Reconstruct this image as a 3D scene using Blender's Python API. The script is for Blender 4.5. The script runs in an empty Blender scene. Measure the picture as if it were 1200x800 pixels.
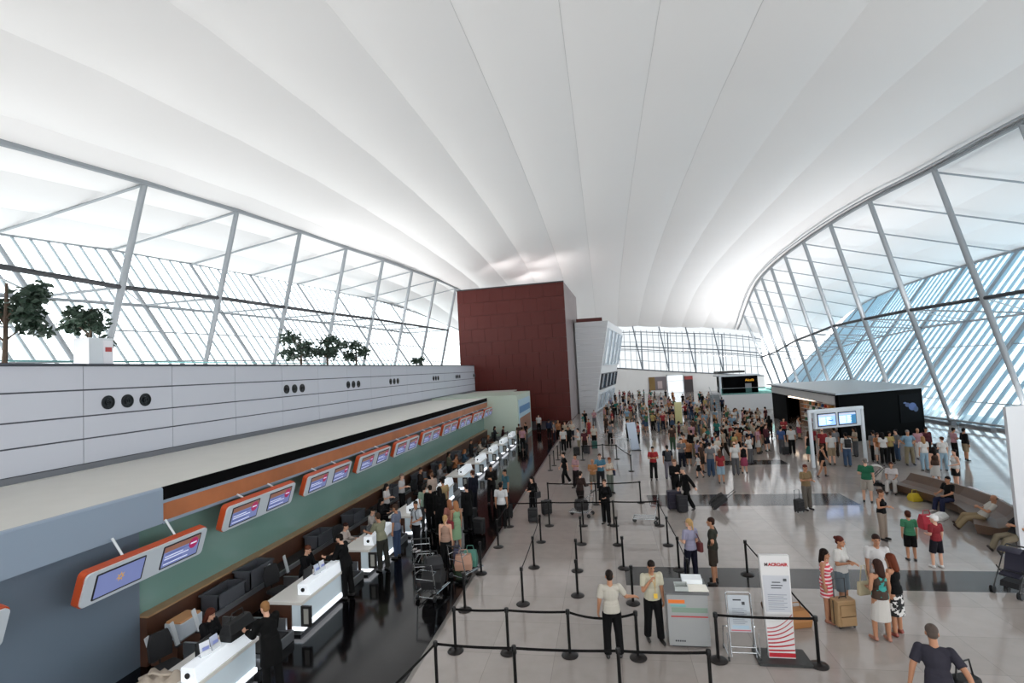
import bpy, bmesh, math, random
import numpy as np
from mathutils import Vector, Matrix
rnd = random.Random(7)
S = bpy.context.scene
COL = S.collection
pi = math.pi

# ---------------------------------------------------------------- camera
F_PX, YAW, PITCH, ROLL, CAMH = 600.0, math.radians(9.947), math.radians(3.262), math.radians(-3.032), 6.1
def cam_axes():
    f = Vector((-math.sin(YAW)*math.cos(PITCH), math.cos(YAW)*math.cos(PITCH), math.sin(PITCH)))
    r = Vector((math.cos(YAW), math.sin(YAW), 0)); u = r.cross(f)
    c, s = math.cos(ROLL), math.sin(ROLL)
    return c*r + s*u, -s*r + c*u, f
AX_R, AX_U, AX_F = cam_axes()
def ray(x, y): return AX_F + AX_R*((x-600)/F_PX) - AX_U*((y-400)/F_PX)
def at(x, y, z=None, X=None, Y=None):
    d = ray(x, y)
    t = (z-CAMH)/d.z if z is not None else (X/d.x if X is not None else Y/d.y)
    return Vector((0, 0, CAMH)) + d*t
cam_d = bpy.data.cameras.new('camera'); cam = bpy.data.objects.new('camera', cam_d); COL.objects.link(cam)
cam_d.sensor_width = 36; cam_d.sensor_fit = 'HORIZONTAL'; cam_d.lens = 36*F_PX/1200; cam_d.clip_end = 2000; cam_d.clip_start = .05
cam.matrix_world = Matrix(((AX_R.x, AX_U.x, -AX_F.x, 0), (AX_R.y, AX_U.y, -AX_F.y, 0), (AX_R.z, AX_U.z, -AX_F.z, CAMH), (0, 0, 0, 1)))
S.camera = cam

FLOOR_C = '9b938e'; CEIL_C = 'f2f0f0'; SKY_C = (.95, .98, 1.0); SKY_S = 4.2; SUN_E = 9.0; UP_E = 350; EXPO = -0.3
# ---------------------------------------------------------------- materials
MATS = {}
def lin(c): return tuple((v/12.92 if v <= .04045 else ((v+.055)/1.055)**2.4) for v in c)
def hexc(h): return lin(tuple(int(h[i:i+2], 16)/255 for i in (0, 2, 4)))
def mat(name, col='808080', rough=.5, metal=0., spec=.5, emit=None, estr=0., trans=False, noise=0., nscale=20., bump=0.):
    if name in MATS: return MATS[name]
    m = bpy.data.materials.new(name); m.use_nodes = True
    nt = m.node_tree; b = nt.nodes['Principled BSDF']
    c = hexc(col) if isinstance(col, str) else col
    b.inputs['Base Color'].default_value = (*c, 1); b.inputs['Roughness'].default_value = rough
    b.inputs['Metallic'].default_value = metal; b.inputs['Specular IOR Level'].default_value = spec
    m.diffuse_color = (*c, 1)
    if emit:
        e = hexc(emit) if isinstance(emit, str) else emit
        b.inputs['Emission Color'].default_value = (*e, 1); b.inputs['Emission Strength'].default_value = estr
    if noise or bump:
        tc = nt.nodes.new('ShaderNodeTexCoord'); nz = nt.nodes.new('ShaderNodeTexNoise')
        nz.inputs['Scale'].default_value = nscale; nz.inputs['Detail'].default_value = 3
        nt.links.new(tc.outputs['Object'], nz.inputs['Vector'])
        if noise:
            mx = nt.nodes.new('ShaderNodeMix'); mx.data_type = 'RGBA'
            mx.inputs[6].default_value = (*[v*(1-noise) for v in c], 1); mx.inputs[7].default_value = (*[min(1, v*(1+noise)) for v in c], 1)
            nt.links.new(nz.outputs['Fac'], mx.inputs[0]); nt.links.new(mx.outputs[2], b.inputs['Base Color'])
        if bump:
            bp = nt.nodes.new('ShaderNodeBump'); bp.inputs['Strength'].default_value = bump; bp.inputs['Distance'].default_value = .01
            nt.links.new(nz.outputs['Fac'], bp.inputs['Height']); nt.links.new(bp.outputs[0], b.inputs['Normal'])
    MATS[name] = m
    return m
def glass_mat(name, tint, refl=.08):
    if name in MATS: return MATS[name]
    m = bpy.data.materials.new(name); m.use_nodes = True; nt = m.node_tree; nt.nodes.clear()
    o = nt.nodes.new('ShaderNodeOutputMaterial'); t = nt.nodes.new('ShaderNodeBsdfTransparent'); g = nt.nodes.new('ShaderNodeBsdfGlossy')
    x = nt.nodes.new('ShaderNodeMixShader'); fr = nt.nodes.new('ShaderNodeLayerWeight')
    mp = nt.nodes.new('ShaderNodeMapRange')
    t.inputs[0].default_value = (*tint, 1); g.inputs['Roughness'].default_value = .03
    fr.inputs[0].default_value = .25
    mp.inputs[3].default_value = refl*.5; mp.inputs[4].default_value = min(.6, refl*4)
    nt.links.new(fr.outputs['Facing'], mp.inputs[0]); nt.links.new(mp.outputs[0], x.inputs[0])
    nt.links.new(t.outputs[0], x.inputs[1]); nt.links.new(g.outputs[0], x.inputs[2]); nt.links.new(x.outputs[0], o.inputs[0])
    MATS[name] = m
    return m

# ---------------------------------------------------------------- mesh builder
class MB:
    def __init__(s): s.v = []; s.f = []; s.m = []
    def add(s, vs, fs, mi=0):
        n = len(s.v); s.v += [tuple(v) for v in vs]; s.f += [tuple(i+n for i in f) for f in fs]; s.m += [mi]*len(fs); return s
    def box(s, x0, x1, y0, y1, z0, z1, mi=0):
        if x0 > x1: x0, x1 = x1, x0
        if y0 > y1: y0, y1 = y1, y0
        if z0 > z1: z0, z1 = z1, z0
        vs = [(x0,y0,z0),(x1,y0,z0),(x1,y1,z0),(x0,y1,z0),(x0,y0,z1),(x1,y0,z1),(x1,y1,z1),(x0,y1,z1)]
        return s.add(vs, [(0,3,2,1),(4,5,6,7),(0,1,5,4),(1,2,6,5),(2,3,7,6),(3,0,4,7)], mi)
    def prism(s, poly, ext, mi=0):
        """poly: list of 3-D points (planar), ext: extrusion vector"""
        n = len(poly); e = Vector(ext); p = [Vector(q) for q in poly]
        nr = Vector((0, 0, 0))
        for i in range(n): nr += p[i].cross(p[(i+1) % n])
        if nr.dot(e) < 0: p.reverse()
        vs = p + [q+e for q in p]
        fs = [tuple(reversed(range(n))), tuple(range(n, 2*n))] + [(i, (i+1) % n, (i+1) % n+n, i+n) for i in range(n)]
        return s.add(vs, fs, mi)
    def tube(s, p0, p1, r0, r1=None, seg=10, mi=0, cap=True):
        return s.path([p0, p1], [r0, r0 if r1 is None else r1], seg, mi, cap)
    def path(s, pts, r, seg=8, mi=0, cap=True):
        pts = [Vector(p) for p in pts]; n = len(pts)
        if not hasattr(r, '__len__'): r = [r]*n
        vs = []; ref = None
        for i, p in enumerate(pts):
            d = (pts[min(i+1, n-1)]-pts[max(i-1, 0)]).normalized()
            if ref is None: ref = Vector((0, 0, 1)) if abs(d.z) < .9 else Vector((1, 0, 0))
            a = d.cross(ref).normalized(); b = a.cross(d).normalized(); ref = b
            for k in range(seg):
                t = 2*pi*k/seg; vs.append(p+(a*math.cos(t)+b*math.sin(t))*r[i])
        fs = [(i*seg+k, (i+1)*seg+k, (i+1)*seg+(k+1) % seg, i*seg+(k+1) % seg) for i in range(n-1) for k in range(seg)]
        if cap: fs += [tuple(range(seg)), tuple(reversed(range((n-1)*seg, n*seg)))]
        return s.add(vs, fs, mi)
    def bar(s, p0, p1, w, h, up=(0, 0, 1), mi=0):
        """rectangular bar: w across, h along 'up'"""
        p0 = Vector(p0); p1 = Vector(p1); d = (p1-p0).normalized(); a = d.cross(Vector(up)).normalized()*(w/2); b = a.cross(d).normalized()*(h/2)
        vs = [p0-a-b, p0+a-b, p0+a+b, p0-a+b, p1-a-b, p1+a-b, p1+a+b, p1-a+b]
        return s.add(vs, [(0,1,2,3),(7,6,5,4),(0,4,5,1),(1,5,6,2),(2,6,7,3),(3,7,4,0)], mi)
    def lathe(s, prof, seg=20, c=(0, 0, 0), mi=0):
        vs = []; n = len(prof)
        for r, z in prof:
            for k in range(seg):
                t = 2*pi*k/seg; vs.append((c[0]+r*math.cos(t), c[1]+r*math.sin(t), c[2]+z))
        fs = [(i*seg+k, i*seg+(k+1) % seg, (i+1)*seg+(k+1) % seg, (i+1)*seg+k) for i in range(n-1) for k in range(seg)]
        fs += [tuple(reversed(range(seg))), tuple(range((n-1)*seg, n*seg))]
        return s.add(vs, fs, mi)
    def rbox(s, x0, x1, y0, y1, z0, z1, r=.03, mi=0, n=3):
        """box with its four vertical edges rounded"""
        pts = []
        for cx, cy, a0 in ((x1-r, y1-r, 0), (x0+r, y1-r, pi/2), (x0+r, y0+r, pi), (x1-r, y0+r, 1.5*pi)):
            for k in range(n+1):
                t = a0+pi/2*k/n; pts.append((cx+r*math.cos(t), cy+r*math.sin(t), z0))
        return s.prism(pts, (0, 0, z1-z0), mi)
    def mesh(s, name, mats, smooth=False):
        me = bpy.data.meshes.new(name); me.from_pydata([tuple(v) for v in s.v], [], s.f); me.update()
        for m in (mats if isinstance(mats, (list, tuple)) else [mats]): me.materials.append(m)
        me.polygons.foreach_set('material_index', s.m)
        if smooth:
            me.polygons.foreach_set('use_smooth', [True]*len(s.f))
            if smooth != 'all':
                me.set_sharp_from_angle(angle=math.radians(40))
        me.update()
        return me
    def build(s, name, mats, parent=None, smooth=False, bevel=0):
        o = bpy.data.objects.new(name, s.mesh(name, mats, smooth)); COL.objects.link(o)
        if parent is not None: o.parent = parent
        if bevel:
            b = o.modifiers.new('b', 'BEVEL'); b.width = bevel; b.segments = 2; b.limit_method = 'ANGLE'
        return o
def shift(o, v):
    """o was built in world coordinates; give it an origin at v"""
    o.data.transform(Matrix.Translation(-Vector(v))); o.location = v; return o
def empty(name, loc=(0, 0, 0), rz=0):
    o = bpy.data.objects.new(name, None); COL.objects.link(o); o.location = loc; o.rotation_euler = (0, 0, rz); o.empty_display_size = .2
    return o
def tag(o, label, cat, group=None, kind=None):
    o['label'] = label; o['category'] = cat
    if group: o['group'] = group
    if kind: o['kind'] = kind
    return o
def struct(mb, name, mats, smooth=False, parent=None):
    o = mb.build(name, mats, parent, smooth)
    if parent is None: o['kind'] = 'structure'
    return o
def children(o): return [c for c in COL.objects if c.parent == o]
KIDS = {}
def dup(root, loc=None, rz=None):
    """copy of a thing, its parts and their sub-parts"""
    c = root.copy(); COL.objects.link(c)
    if loc is not None: c.location = loc
    if rz is not None: c.rotation_euler = (0, 0, rz)
    def rec(src, dst):
        for ch in list(src.children):
            k = ch.copy(); COL.objects.link(k); k.parent = dst; rec(ch, k)
    rec(root, c)
    return c
def part(name, mb, m, parent, world=False, smooth=False, label=None, bevel=0):
    if world:
        mw = parent.matrix_basis
        inv = Matrix.Translation(parent.location) @ parent.rotation_euler.to_matrix().to_4x4()
        p = parent.parent
        while p is not None:
            inv = (Matrix.Translation(p.location) @ p.rotation_euler.to_matrix().to_4x4()) @ inv; p = p.parent
        inv = inv.inverted()
        mb.v = [tuple(inv @ Vector(v)) for v in mb.v]
    o = mb.build(name, m, parent, smooth, bevel)
    if label: o['label'] = label
    return o
def text_obj(name, s, size, m, parent, loc, rot, align='CENTER', ext=.002, bold=0.0):
    cu = bpy.data.curves.new(name, 'FONT'); cu.body = s; cu.size = size; cu.align_x = align; cu.align_y = 'CENTER'; cu.extrude = ext; cu.offset = bold
    t = bpy.data.objects.new(name, cu); COL.objects.link(t)
    me = bpy.data.meshes.new_from_object(t.evaluated_get(bpy.context.evaluated_depsgraph_get())); bpy.data.objects.remove(t)
    me.materials.clear(); me.materials.append(m)
    o = bpy.data.objects.new(name, me); COL.objects.link(o)
    if parent is not None: o.parent = parent
    o.location = loc; o.rotation_euler = rot
    return o

# ================================================================ SETTING
M_white = mat('white_panel', 'e6e5ea', .35)
M_steel = mat('silver_paint', '92979c', .45, .2)
M_steelL = mat('pale_silver_paint', 'd5d8dc', .4, .2)
M_dark = mat('dark_trim', '2c2e33', .5)
M_grey = mat('grey_metal', '6e757d', .4, .4)
M_black = mat('black_plastic', '101011', .4)

# ---- floor: pale granite slabs, black granite along the counters, grey cross bands
def granite(name, c, tile, joint, rough, jf=.75):
    m = bpy.data.materials.new(name); m.use_nodes = True; nt = m.node_tree; b = nt.nodes['Principled BSDF']
    tc = nt.nodes.new('ShaderNodeTexCoord'); br = nt.nodes.new('ShaderNodeTexBrick'); nz = nt.nodes.new('ShaderNodeTexNoise')
    br.offset = 0; br.inputs['Scale'].default_value = 1; br.inputs['Brick Width'].default_value = tile[0]; br.inputs['Row Height'].default_value = tile[1]
    br.inputs['Mortar Size'].default_value = joint; br.inputs['Bias'].default_value = 0
    c = hexc(c)
    br.inputs['Color1'].default_value = (*[v*.93 for v in c], 1); br.inputs['Color2'].default_value = (*[min(1, v*1.07) for v in c], 1)
    br.inputs['Mortar'].default_value = (*[v*jf for v in c], 1)
    nz.inputs['Scale'].default_value = 3; nz.inputs['Detail'].default_value = 6
    mp = nt.nodes.new('ShaderNodeMapRange'); mp.inputs[3].default_value = .88; mp.inputs[4].default_value = 1.1
    mx = nt.nodes.new('ShaderNodeVectorMath'); mx.operation = 'SCALE'
    nt.links.new(tc.outputs['Object'], br.inputs['Vector']); nt.links.new(tc.outputs['Object'], nz.inputs['Vector'])
    nt.links.new(nz.outputs['Fac'], mp.inputs[0]); nt.links.new(br.outputs['Color'], mx.inputs[0]); nt.links.new(mp.outputs[0], mx.inputs['Scale'])
    nt.links.new(mx.outputs[0], b.inputs['Base Color'])
    b.inputs['Roughness'].default_value = rough; b.inputs['Specular IOR Level'].default_value = .16 if name == 'black_granite' else .25 if name == 'grey_granite' else .45
    MATS[name] = m
    return m
M_flo = granite('pale_granite', FLOOR_C, (1.4, 1.4), .006, .085)
M_flb = granite('black_granite', '0a090b', (1.4, 1.4), .008, .1, .4)
M_flg = granite('grey_granite', '343232', (1.4, 1.4), .006, .13)
mb = MB()
bands = [(14.85, 16.2, .25, 12.0), (22.9, 24.85, 1.6, 9.8), (31.6, 33.0, 6.5, 10.0)]
ys = [-14] + [v for b in bands for v in b[:2]] + [112]
def quad(x0, x1, y0, y1, mi): mb.add([(x0,y0,0),(x1,y0,0),(x1,y1,0),(x0,y1,0)], [(0,1,2,3)], mi)
FX = 27.6
for i in range(len(ys)-1):
    y0, y1 = ys[i], ys[i+1]; b = [q for q in bands if q[0] == y0]
    quad(-15.4, -4.25, y0, y1, 1)
    if b: quad(-4.25, b[0][2], y0, y1, 0); quad(b[0][2], b[0][3], y0, y1, 2); quad(b[0][3], FX, y0, y1, 0)
    else: quad(-4.25, FX, y0, y1, 0)
floor = struct(mb, 'floor', [M_flo, M_flb, M_flg])
mb = MB(); mb.box(-4.29, -4.21, -14, 59, .002, .006); struct(mb, 'trim_1', mat('joint_strip', '77736f', .3, .6))

# ---- roof shell
LR = [(-20.5,-16,10.5),(-22.6,0,13.6),(-23.0,8,15.1),(-23.2,16,16.4),(-23.3,22.9,17.16),(-23.32,29.9,17.79),(-23.16,36.9,18.18),(-22.9,43.9,18.45),(-22.38,50.9,18.7),(-21.82,57.9,18.8),(-21.16,64.8,18.85),(-20.5,71.8,18.7),(-19.6,80,18.2),(-18.4,88,17.4),(-16.9,96,16.3),(-15.2,103,15.1),(-14,108,14.2)]
RR = [(23.4,-16,13.0),(23.9,0,15.6),(24.0,12,17.0),(23.9,25,18.0),(23.7,32.4,18.4),(23.4,39.46,18.54),(22.42,46.39,18.6),(22.28,53.39,18.61),(22.4,60.39,18.54),(22.74,67.38,18.5),(23.25,74.37,18.3),(24.0,81.32,18.02),(24.91,88.26,17.5),(25.6,94.5,16.2),(26.1,100.5,14.2),(26.5,105,12.5),(26.6,108,11.5)]
def interp(tab, y, c): return float(np.interp(y, [t[1] for t in tab], [t[c] for t in tab]))
def smooth_tab(tab):
    yy = np.arange(-18, 109.01, 1.0)
    out = []
    for c in (0, 2):
        v = np.interp(yy, [t[1] for t in tab], [t[c] for t in tab])
        for _ in range(6): v[1:-1] = .25*v[:-2]+.5*v[1:-1]+.25*v[2:]
        out.append(v)
    return [(a, y, b) for a, y, b in zip(out[0], yy, out[1])]
LS, RS = smooth_tab(LR), smooth_tab(RR)
CR = [(0,-16,15.5),(0,0,19.6),(0,15,21.2),(0,30,21.7),(0,45,21.6),(0,60,20.9),(0,75,19.6),(0,88,17.9),(0,98,16.0),(0,108,13.9)]
CS = smooth_tab(CR)
def prof(y):
    xl, zl, xr, zr, zc = interp(LS, y, 0), interp(LS, y, 2), interp(RS, y, 0), interp(RS, y, 2), interp(CS, y, 2)
    return [(xl-10.4, zl-1.5), (xl, zl+.25), (xl*.45, zc-.62*(zc-(zl+zc)/2)*.9), (.5*(xl+xr), zc), (xr*.5, zc-.62*(zc-(zr+zc)/2)*.9), (xr, zr+.25), (xr+15.6, zr-3.8)]
def spline(pts, x):
    n = len(pts)
    i = 0
    while i < n-2 and x > pts[i+1][0]: i += 1
    m = []
    for k in (i, i+1):
        a, b = pts[max(k-1, 0)], pts[min(k+1, n-1)]; m.append((b[1]-a[1])/(b[0]-a[0]))
    x0, z0 = pts[i]; x1, z1 = pts[i+1]; h = x1-x0; t = (x-x0)/h
    return (2*t**3-3*t*t+1)*z0+(t**3-2*t*t+t)*h*m[0]+(-2*t**3+3*t*t)*z1+(t**3-t*t)*h*m[1]
PW = 4.2
def pillow(x, y):
    t = ((x+.88)/PW) % 1.0; s = ((y-22.9)/7.0) % 1.0
    return -(.15+.17*min(1, max(0, -x-2)/10))*math.sin(pi*t)**.8 - .05*math.sin(pi*s)**.7
def roof_z(x, y): return spline(prof(y), x)
mb = MB()
xs = sorted(set([round(-.88+PW*k+PW*j/8, 4) for k in range(-9, 10) for j in range(8)]))
yy = [22.9+7*k+7*j/8 for k in range(-6, 12) for j in range(8)] + [107.9]
vs = []; idx = {}
for j, y in enumerate(yy):
    p = prof(min(max(y, -18), 108)); x0, x1 = p[0][0], p[-1][0]
    for i, x in enumerate(xs):
        xx = min(max(x, x0), x1); idx[i, j] = len(vs); vs.append((xx, y, spline(p, xx)+pillow(x, y)))
fs = [(idx[i,j], idx[i,j+1], idx[i+1,j+1], idx[i+1,j]) for i in range(len(xs)-1) for j in range(len(yy)-1)
      if abs(vs[idx[i,j]][0]-vs[idx[i+1,j]][0]) > .01]
mb.add(vs, fs)
M_ceil = mat('white_ceiling_membrane', CEIL_C, .75, 0, .2)
ceiling = mb.build('ceiling', M_ceil, None, 'all'); ceiling['kind'] = 'structure'
ceiling.data.set_sharp_from_angle(angle=math.radians(7.5))

# seam cords along the ceiling joints
mb = MB()
M_seam = mat('ceiling_joint', 'c4c3c3', .8)
for k in range(-1, 3):
    x = -.88+PW*k; pts = [(x, y, roof_z(x, y)-.05*math.sin(pi*(((y-22.9)/7.0) % 1.0))**.7-.004) for y in np.arange(1.9, 107, .875)]
    mb.path(pts, .009, 5, cap=False)
struct(mb, 'trim_2', M_seam)

# ---- rims: edge tubes of the roof
def rim(tab, y0, y1, dz, r, name, off=0, dx=0):
    m = MB(); m.path([(interp(tab, y, 0)+dx, y, interp(tab, y, 2)+dz) for y in np.arange(y0, y1, 1.5)], r, 8); return struct(m, name, M_steel, True)
rim(LS, -4, 106, -.07, .17, 'trim_3'); rim(RS, 5, 107.5, -.05, .15, 'trim_4')
rim(RS, 5, 107.5, -.02, .07, 'trim_5', dx=-.75)
LO = lambda y: Vector((interp(LS, y, 0)-10.2, y, interp(LS, y, 2)-1.72))
RO = lambda y: Vector((interp(RS, y, 0)+15.4, y, interp(RS, y, 2)-4.0))
for nm, fn in (('trim_6', LO), ('trim_7', RO)):
    m = MB(); m.path([fn(y) for y in np.arange(5, 106, 2)], .12, 8); struct(m, nm, M_steel, True)

# ---- facade trusses: inner post, outer leg (a V), struts between
LFOOT = lambda y: Vector((interp(LS, y, 0)-3.1, y, 5.9))
RFOOT = lambda y: Vector((interp(RS, y, 0)+4.4, y, 0.0))
def lerp(a, b, t): return a+(b-a)*t
LY = [15.9, 22.9, 29.9, 36.9, 43.9, 50.9, 57.9, 64.8, 71.8]
RY = [32.4, 39.46, 46.39, 53.39, 60.39, 67.38, 74.37, 81.32, 88.26, 94.5, 100.5]
def mid_z(side, y):
    return (np.interp(y, [22.9, 29.9, 36.9, 43.9, 50.9, 72], [11.6, 11.95, 12.1, 12.25, 12.4, 12.5]) if side < 0 else
            np.interp(y, [39, 46, 53, 60, 67, 74, 81, 88, 100], [9.3, 9.3, 9.2, 9.1, 8.6, 8.2, 7.6, 7.0, 6.2]))
def truss(side, y, label, yn):
    T = LS if side < 0 else RS; top = Vector((interp(T, y, 0), y, interp(T, y, 2))); foot = (LFOOT if side < 0 else RFOOT)(y); out = (LO if side < 0 else RO)(y)
    e = tag(empty('facade_truss', foot), label, 'truss', 'white steel trusses of the %s glass facade' % ('left' if side < 0 else 'right'))
    r = .17 if side < 0 else .2
    m = MB(); m.path([foot, lerp(foot, top, .5), top+Vector((0, 0, .05))], [r*.8, r*1.05, r*.9], 10); part('post', m, M_steel, e, True, True)
    m = MB(); m.path([foot, lerp(foot, out, .5), out], [r*.7, r*.9, r*.7], 8); part('outer_leg', m, M_steel, e, True, True)
    m = MB(); m.tube(lerp(foot, top, .985), lerp(foot, out, .985), .07, seg=6); part('top_strut', m, M_steel, e, True, True)
    tz = (mid_z(side, y)-foot.z)/(top.z-foot.z); tm = lerp(foot, top, tz); to = lerp(foot, out, min(.72, tz+.08))
    m = MB(); m.tube(tm, to, .08, seg=6); part('middle_strut', m, M_steel, e, True, True)
    if yn:
        on = lerp((LFOOT if side < 0 else RFOOT)(yn), (LO if side < 0 else RO)(yn), min(.72, tz+.08))
        m = MB(); m.tube(tm, on, .05, seg=6); part('diagonal_brace', m, M_steel, e, True, True)
    m = MB(); m.box(foot.x-.3, foot.x+.3, y-.3, y+.3, foot.z, foot.z+.06); part('foot_plate', m, M_grey, e, True)
    return tm, to
ordw = ['nearest', 'second', 'third', 'fourth', 'fifth', 'sixth', 'seventh', 'eighth', 'ninth', 'tenth', 'eleventh', 'twelfth']
midL = []; midR = []
for k, y in enumerate(LY):
    nm = 'leaning silver truss of the left glass wall, mostly outside the left edge' if k == 0 else \
         ('leaning silver truss of the left glass wall, %s post from the left edge' % ('first' if k == 1 else ordw[k-1]))
    midL.append(truss(-1, y, nm, LY[k+1] if k+1 < len(LY) else None))
for k, y in enumerate(RY):
    nm = 'leaning silver truss of the right glass wall, mostly past the right edge' if k < 1 else \
         'leaning silver truss of the right glass wall, %s post from the right edge' % ('first' if k == 1 else ordw[k-1])
    midR.append(truss(1, y, nm, RY[k+1] if k+1 < len(RY) else None))
def rail(ms, name, r, dz=0, j=0):
    m = MB(); m.path([Vector(q[j])+Vector((0, 0, dz)) for q in ms], r, 8); return m
m = rail(midL, '', .13); struct(m, 'trim_8', M_dark, True)
m = rail(midR, '', .14); struct(m, 'trim_9', M_dark, True)
m = rail(midL, '', .09, 0, 1); struct(m, 'trim_10', M_steel, True)
m = rail(midR, '', .1, 0, 1); struct(m, 'trim_11', M_steel, True)

# ---- outer glazed skins with bars parallel to the legs
M_glassL = glass_mat('clear_glass', (.93, .97, .98), .05); M_glassR = glass_mat('blue_glass', (.6, .74, .8), .08)
M_bar = mat('pale_glazing_bar', 'a9b4ba', .5, .1); M_louv = mat('blue_grey_louvre', 'b4ccd8', .4)
_nt = M_louv.node_tree; _o = [n for n in _nt.nodes if n.type == 'OUTPUT_MATERIAL'][0]; _b = _nt.nodes['Principled BSDF']      # frosted, lets daylight through
_t = _nt.nodes.new('ShaderNodeBsdfTranslucent'); _t.inputs[0].default_value = (*hexc('c4dae6'), 1); _x = _nt.nodes.new('ShaderNodeMixShader'); _x.inputs[0].default_value = .5
_nt.links.new(_b.outputs[0], _x.inputs[1]); _nt.links.new(_t.outputs[0], _x.inputs[2]); _nt.links.new(_x.outputs[0], _o.inputs[0])
def skin(side, y0, y1, name, glass, step, bw, mats_bar, z_skip):
    fo, ou = (LFOOT, LO) if side < 0 else (RFOOT, RO)
    m = MB(); ysn = list(np.arange(y0, y1, 3.5))
    q = [(fo(y)+Vector((side*.15, 0, .05)), ou(y)+Vector((side*.15, 0, 0))) for y in ysn]
    vs = [p for pr in q for p in pr]; m.add(vs, [(2*i, 2*i+1, 2*i+3, 2*i+2) for i in range(len(q)-1)])
    w = struct(m, name, glass)
    b = MB()
    for y in np.arange(y0, y1-3.5, step):
        a, c = fo(y), ou(y+0.0); b.bar(a+Vector((side*.1, 0, .06)), c+Vector((side*.1, 0, 0)), bw, .08, (0, 0, 1))
    part('glazing_bar', b, mats_bar, w)
    b = MB()
    for t in z_skip: b.path([lerp(fo(y), ou(y), t)+Vector((side*.05, 0, 0)) for y in ysn], .05, 6)
    part('transom', b, M_steel, w)
    return w
skin(-1, 8, 104, 'window_1', M_glassL, 1.0, .16, M_bar, (.2, .4, .58))
skin(1, 18, 104, 'window_2', M_glassR, 1.0, .42, M_louv, (.12, .42, .58))
# low rail at the foot of the right facade
m = MB(); m.path([RFOOT(y)+Vector((-.5, 0, .45)) for y in np.arange(18, 104, 3.5)], .08, 6); struct(m, 'trim_12', M_steel, True)
m = MB()
for y in np.arange(18, 104, 3.5): m.box(RFOOT(y).x-.3, RFOOT(y).x+.25, y, y+3.5, 0, .18)
struct(m, 'baseboard_right', mat('kerb_grey', '8d949a', .5))

# ---- far end wall with its glazing
FY = 108
fb = lambda x: float(np.interp(x, [-16, 3, 13, 27, 31], [5.6, 5.5, 4.3, 2.9, 2.5]))
ft = lambda x: roof_z(x, 107.9)
xsn = np.linspace(-15, 31, 30)
m = MB()
for i in range(29):
    x0, x1 = xsn[i], xsn[i+1]; m.add([(x0,FY,0),(x1,FY,0),(x1,FY,fb(x1)),(x0,FY,fb(x0)),(x0,FY+.4,0),(x1,FY+.4,0),(x1,FY+.4,fb(x1)),(x0,FY+.4,fb(x0))], [(0,1,2,3),(5,4,7,6),(3,2,6,7)])
struct(m, 'wall_back', mat('far_white_wall', 'd8d7d6', .6))
m = MB()
for i in range(29):
    x0, x1 = xsn[i], xsn[i+1]; m.add([(x0,FY+.1,fb(x0)),(x1,FY+.1,fb(x1)),(x1,FY+.1,ft(x1)),(x0,FY+.1,ft(x0))], [(0,1,2,3)])
w3 = struct(m, 'window_3', glass_mat('hazy_glass', (.3, .31, .315), .03))
m = MB()
for x in np.arange(-15, 31, 1.15): m.bar((x, FY, fb(x)), (x, FY, ft(x)-.9), .09, .09, (1, 0, 0))
for t in (.2, .42, .62, .8): m.path([(x, FY, lerp(fb(x), ft(x), t)) for x in xsn], .045, 5)
part('glazing_bar', m, M_grey, w3)
m = MB()
m.path([(x, FY-.1, fb(x)) for x in xsn], .12, 6); m.path([(x, FY-.1, ft(x)-1.3) for x in xsn], .09, 6); m.path([(x, FY-.15, lerp(fb(x), ft(x), .52)) for x in xsn], .12, 6)
m.path([(x, FY-1.2, lerp(fb(x), ft(x), .45)) for x in xsn], .09, 6)
struct(m, 'trim_13', M_grey)
for k, x in enumerate((1.2, 6.4, 11.6, 16.8, 22.0)):
    e = tag(empty('facade_post', (x+1.4, FY-.3, fb(x+1.4))), 'slim grey V-shaped post pair of the far end window, %s from the left' % ordw[k].replace('nearest', 'first'), 'post', 'posts of the far end window')
    m = MB(); m.tube((x+1.4, FY-.3, fb(x+1.4)), (x, FY-.3, ft(x)-.1), .12, .12, 8); part('leaning_post', m, M_grey, e, True, True)
    m = MB(); m.tube((x+1.4, FY-.3, fb(x+1.4)), (x+1.6, FY-.3, ft(x+1.6)-1.2), .12, .12, 8); part('upright_post', m, M_grey, e, True, True)

# ---- left: mezzanine parapet wall, check-in roof ledge and fascia
WX, FXL, LZ, PZ = -15.3, -10.2, 3.84, 6.95
def panel_mat():
    m = bpy.data.materials.new('panelled_wall'); m.use_nodes = True; nt = m.node_tree; b = nt.nodes['Principled BSDF']
    b.inputs['Base Color'].default_value = (*hexc('bfc1ca'), 1); b.inputs['Roughness'].default_value = .65; b.inputs['Specular IOR Level'].default_value = .2
    return m
M_panel = panel_mat(); M_gap = mat('panel_gap', '4a4c54', .8)
Y0, Y1 = -6, 60
m = MB(); m.box(WX-.35, WX-.03, Y0, Y1, 3.2, PZ-.02)
wl = struct(m, 'wall_left', M_gap)
m = MB(); zrow = [LZ+.17, 4.75, 5.42, 6.2, PZ-.02]; ycol = [Y0, -1.6, 4.2, 12.75, 15.1, 22.2, 29.3, 36.4, 43.5, 50.6, Y1]
ycol = [Y0]+[12.85+3.2*k for k in range(-5, 15)]+[Y1]
for i in range(4):
    for j in range(len(ycol)-1):
        m.box(WX-.04, WX, ycol[j]+.012, ycol[j+1]-.012, zrow[i]+.022, zrow[i+1]-.022)
part('cladding_panel', m, M_panel, wl)
m = MB(); m.box(WX-.42, WX+.05, Y0, Y1, PZ-.02, PZ+.04); struct(m, 'trim_14', mat('parapet_cap', '4b4d53', .4, .3))
m = MB(); m.box(WX-.02, WX+.03, Y0, Y1, LZ, LZ+.17); struct(m, 'baseboard_left', mat('shadow_gap', '6d7076', .6))
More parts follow.
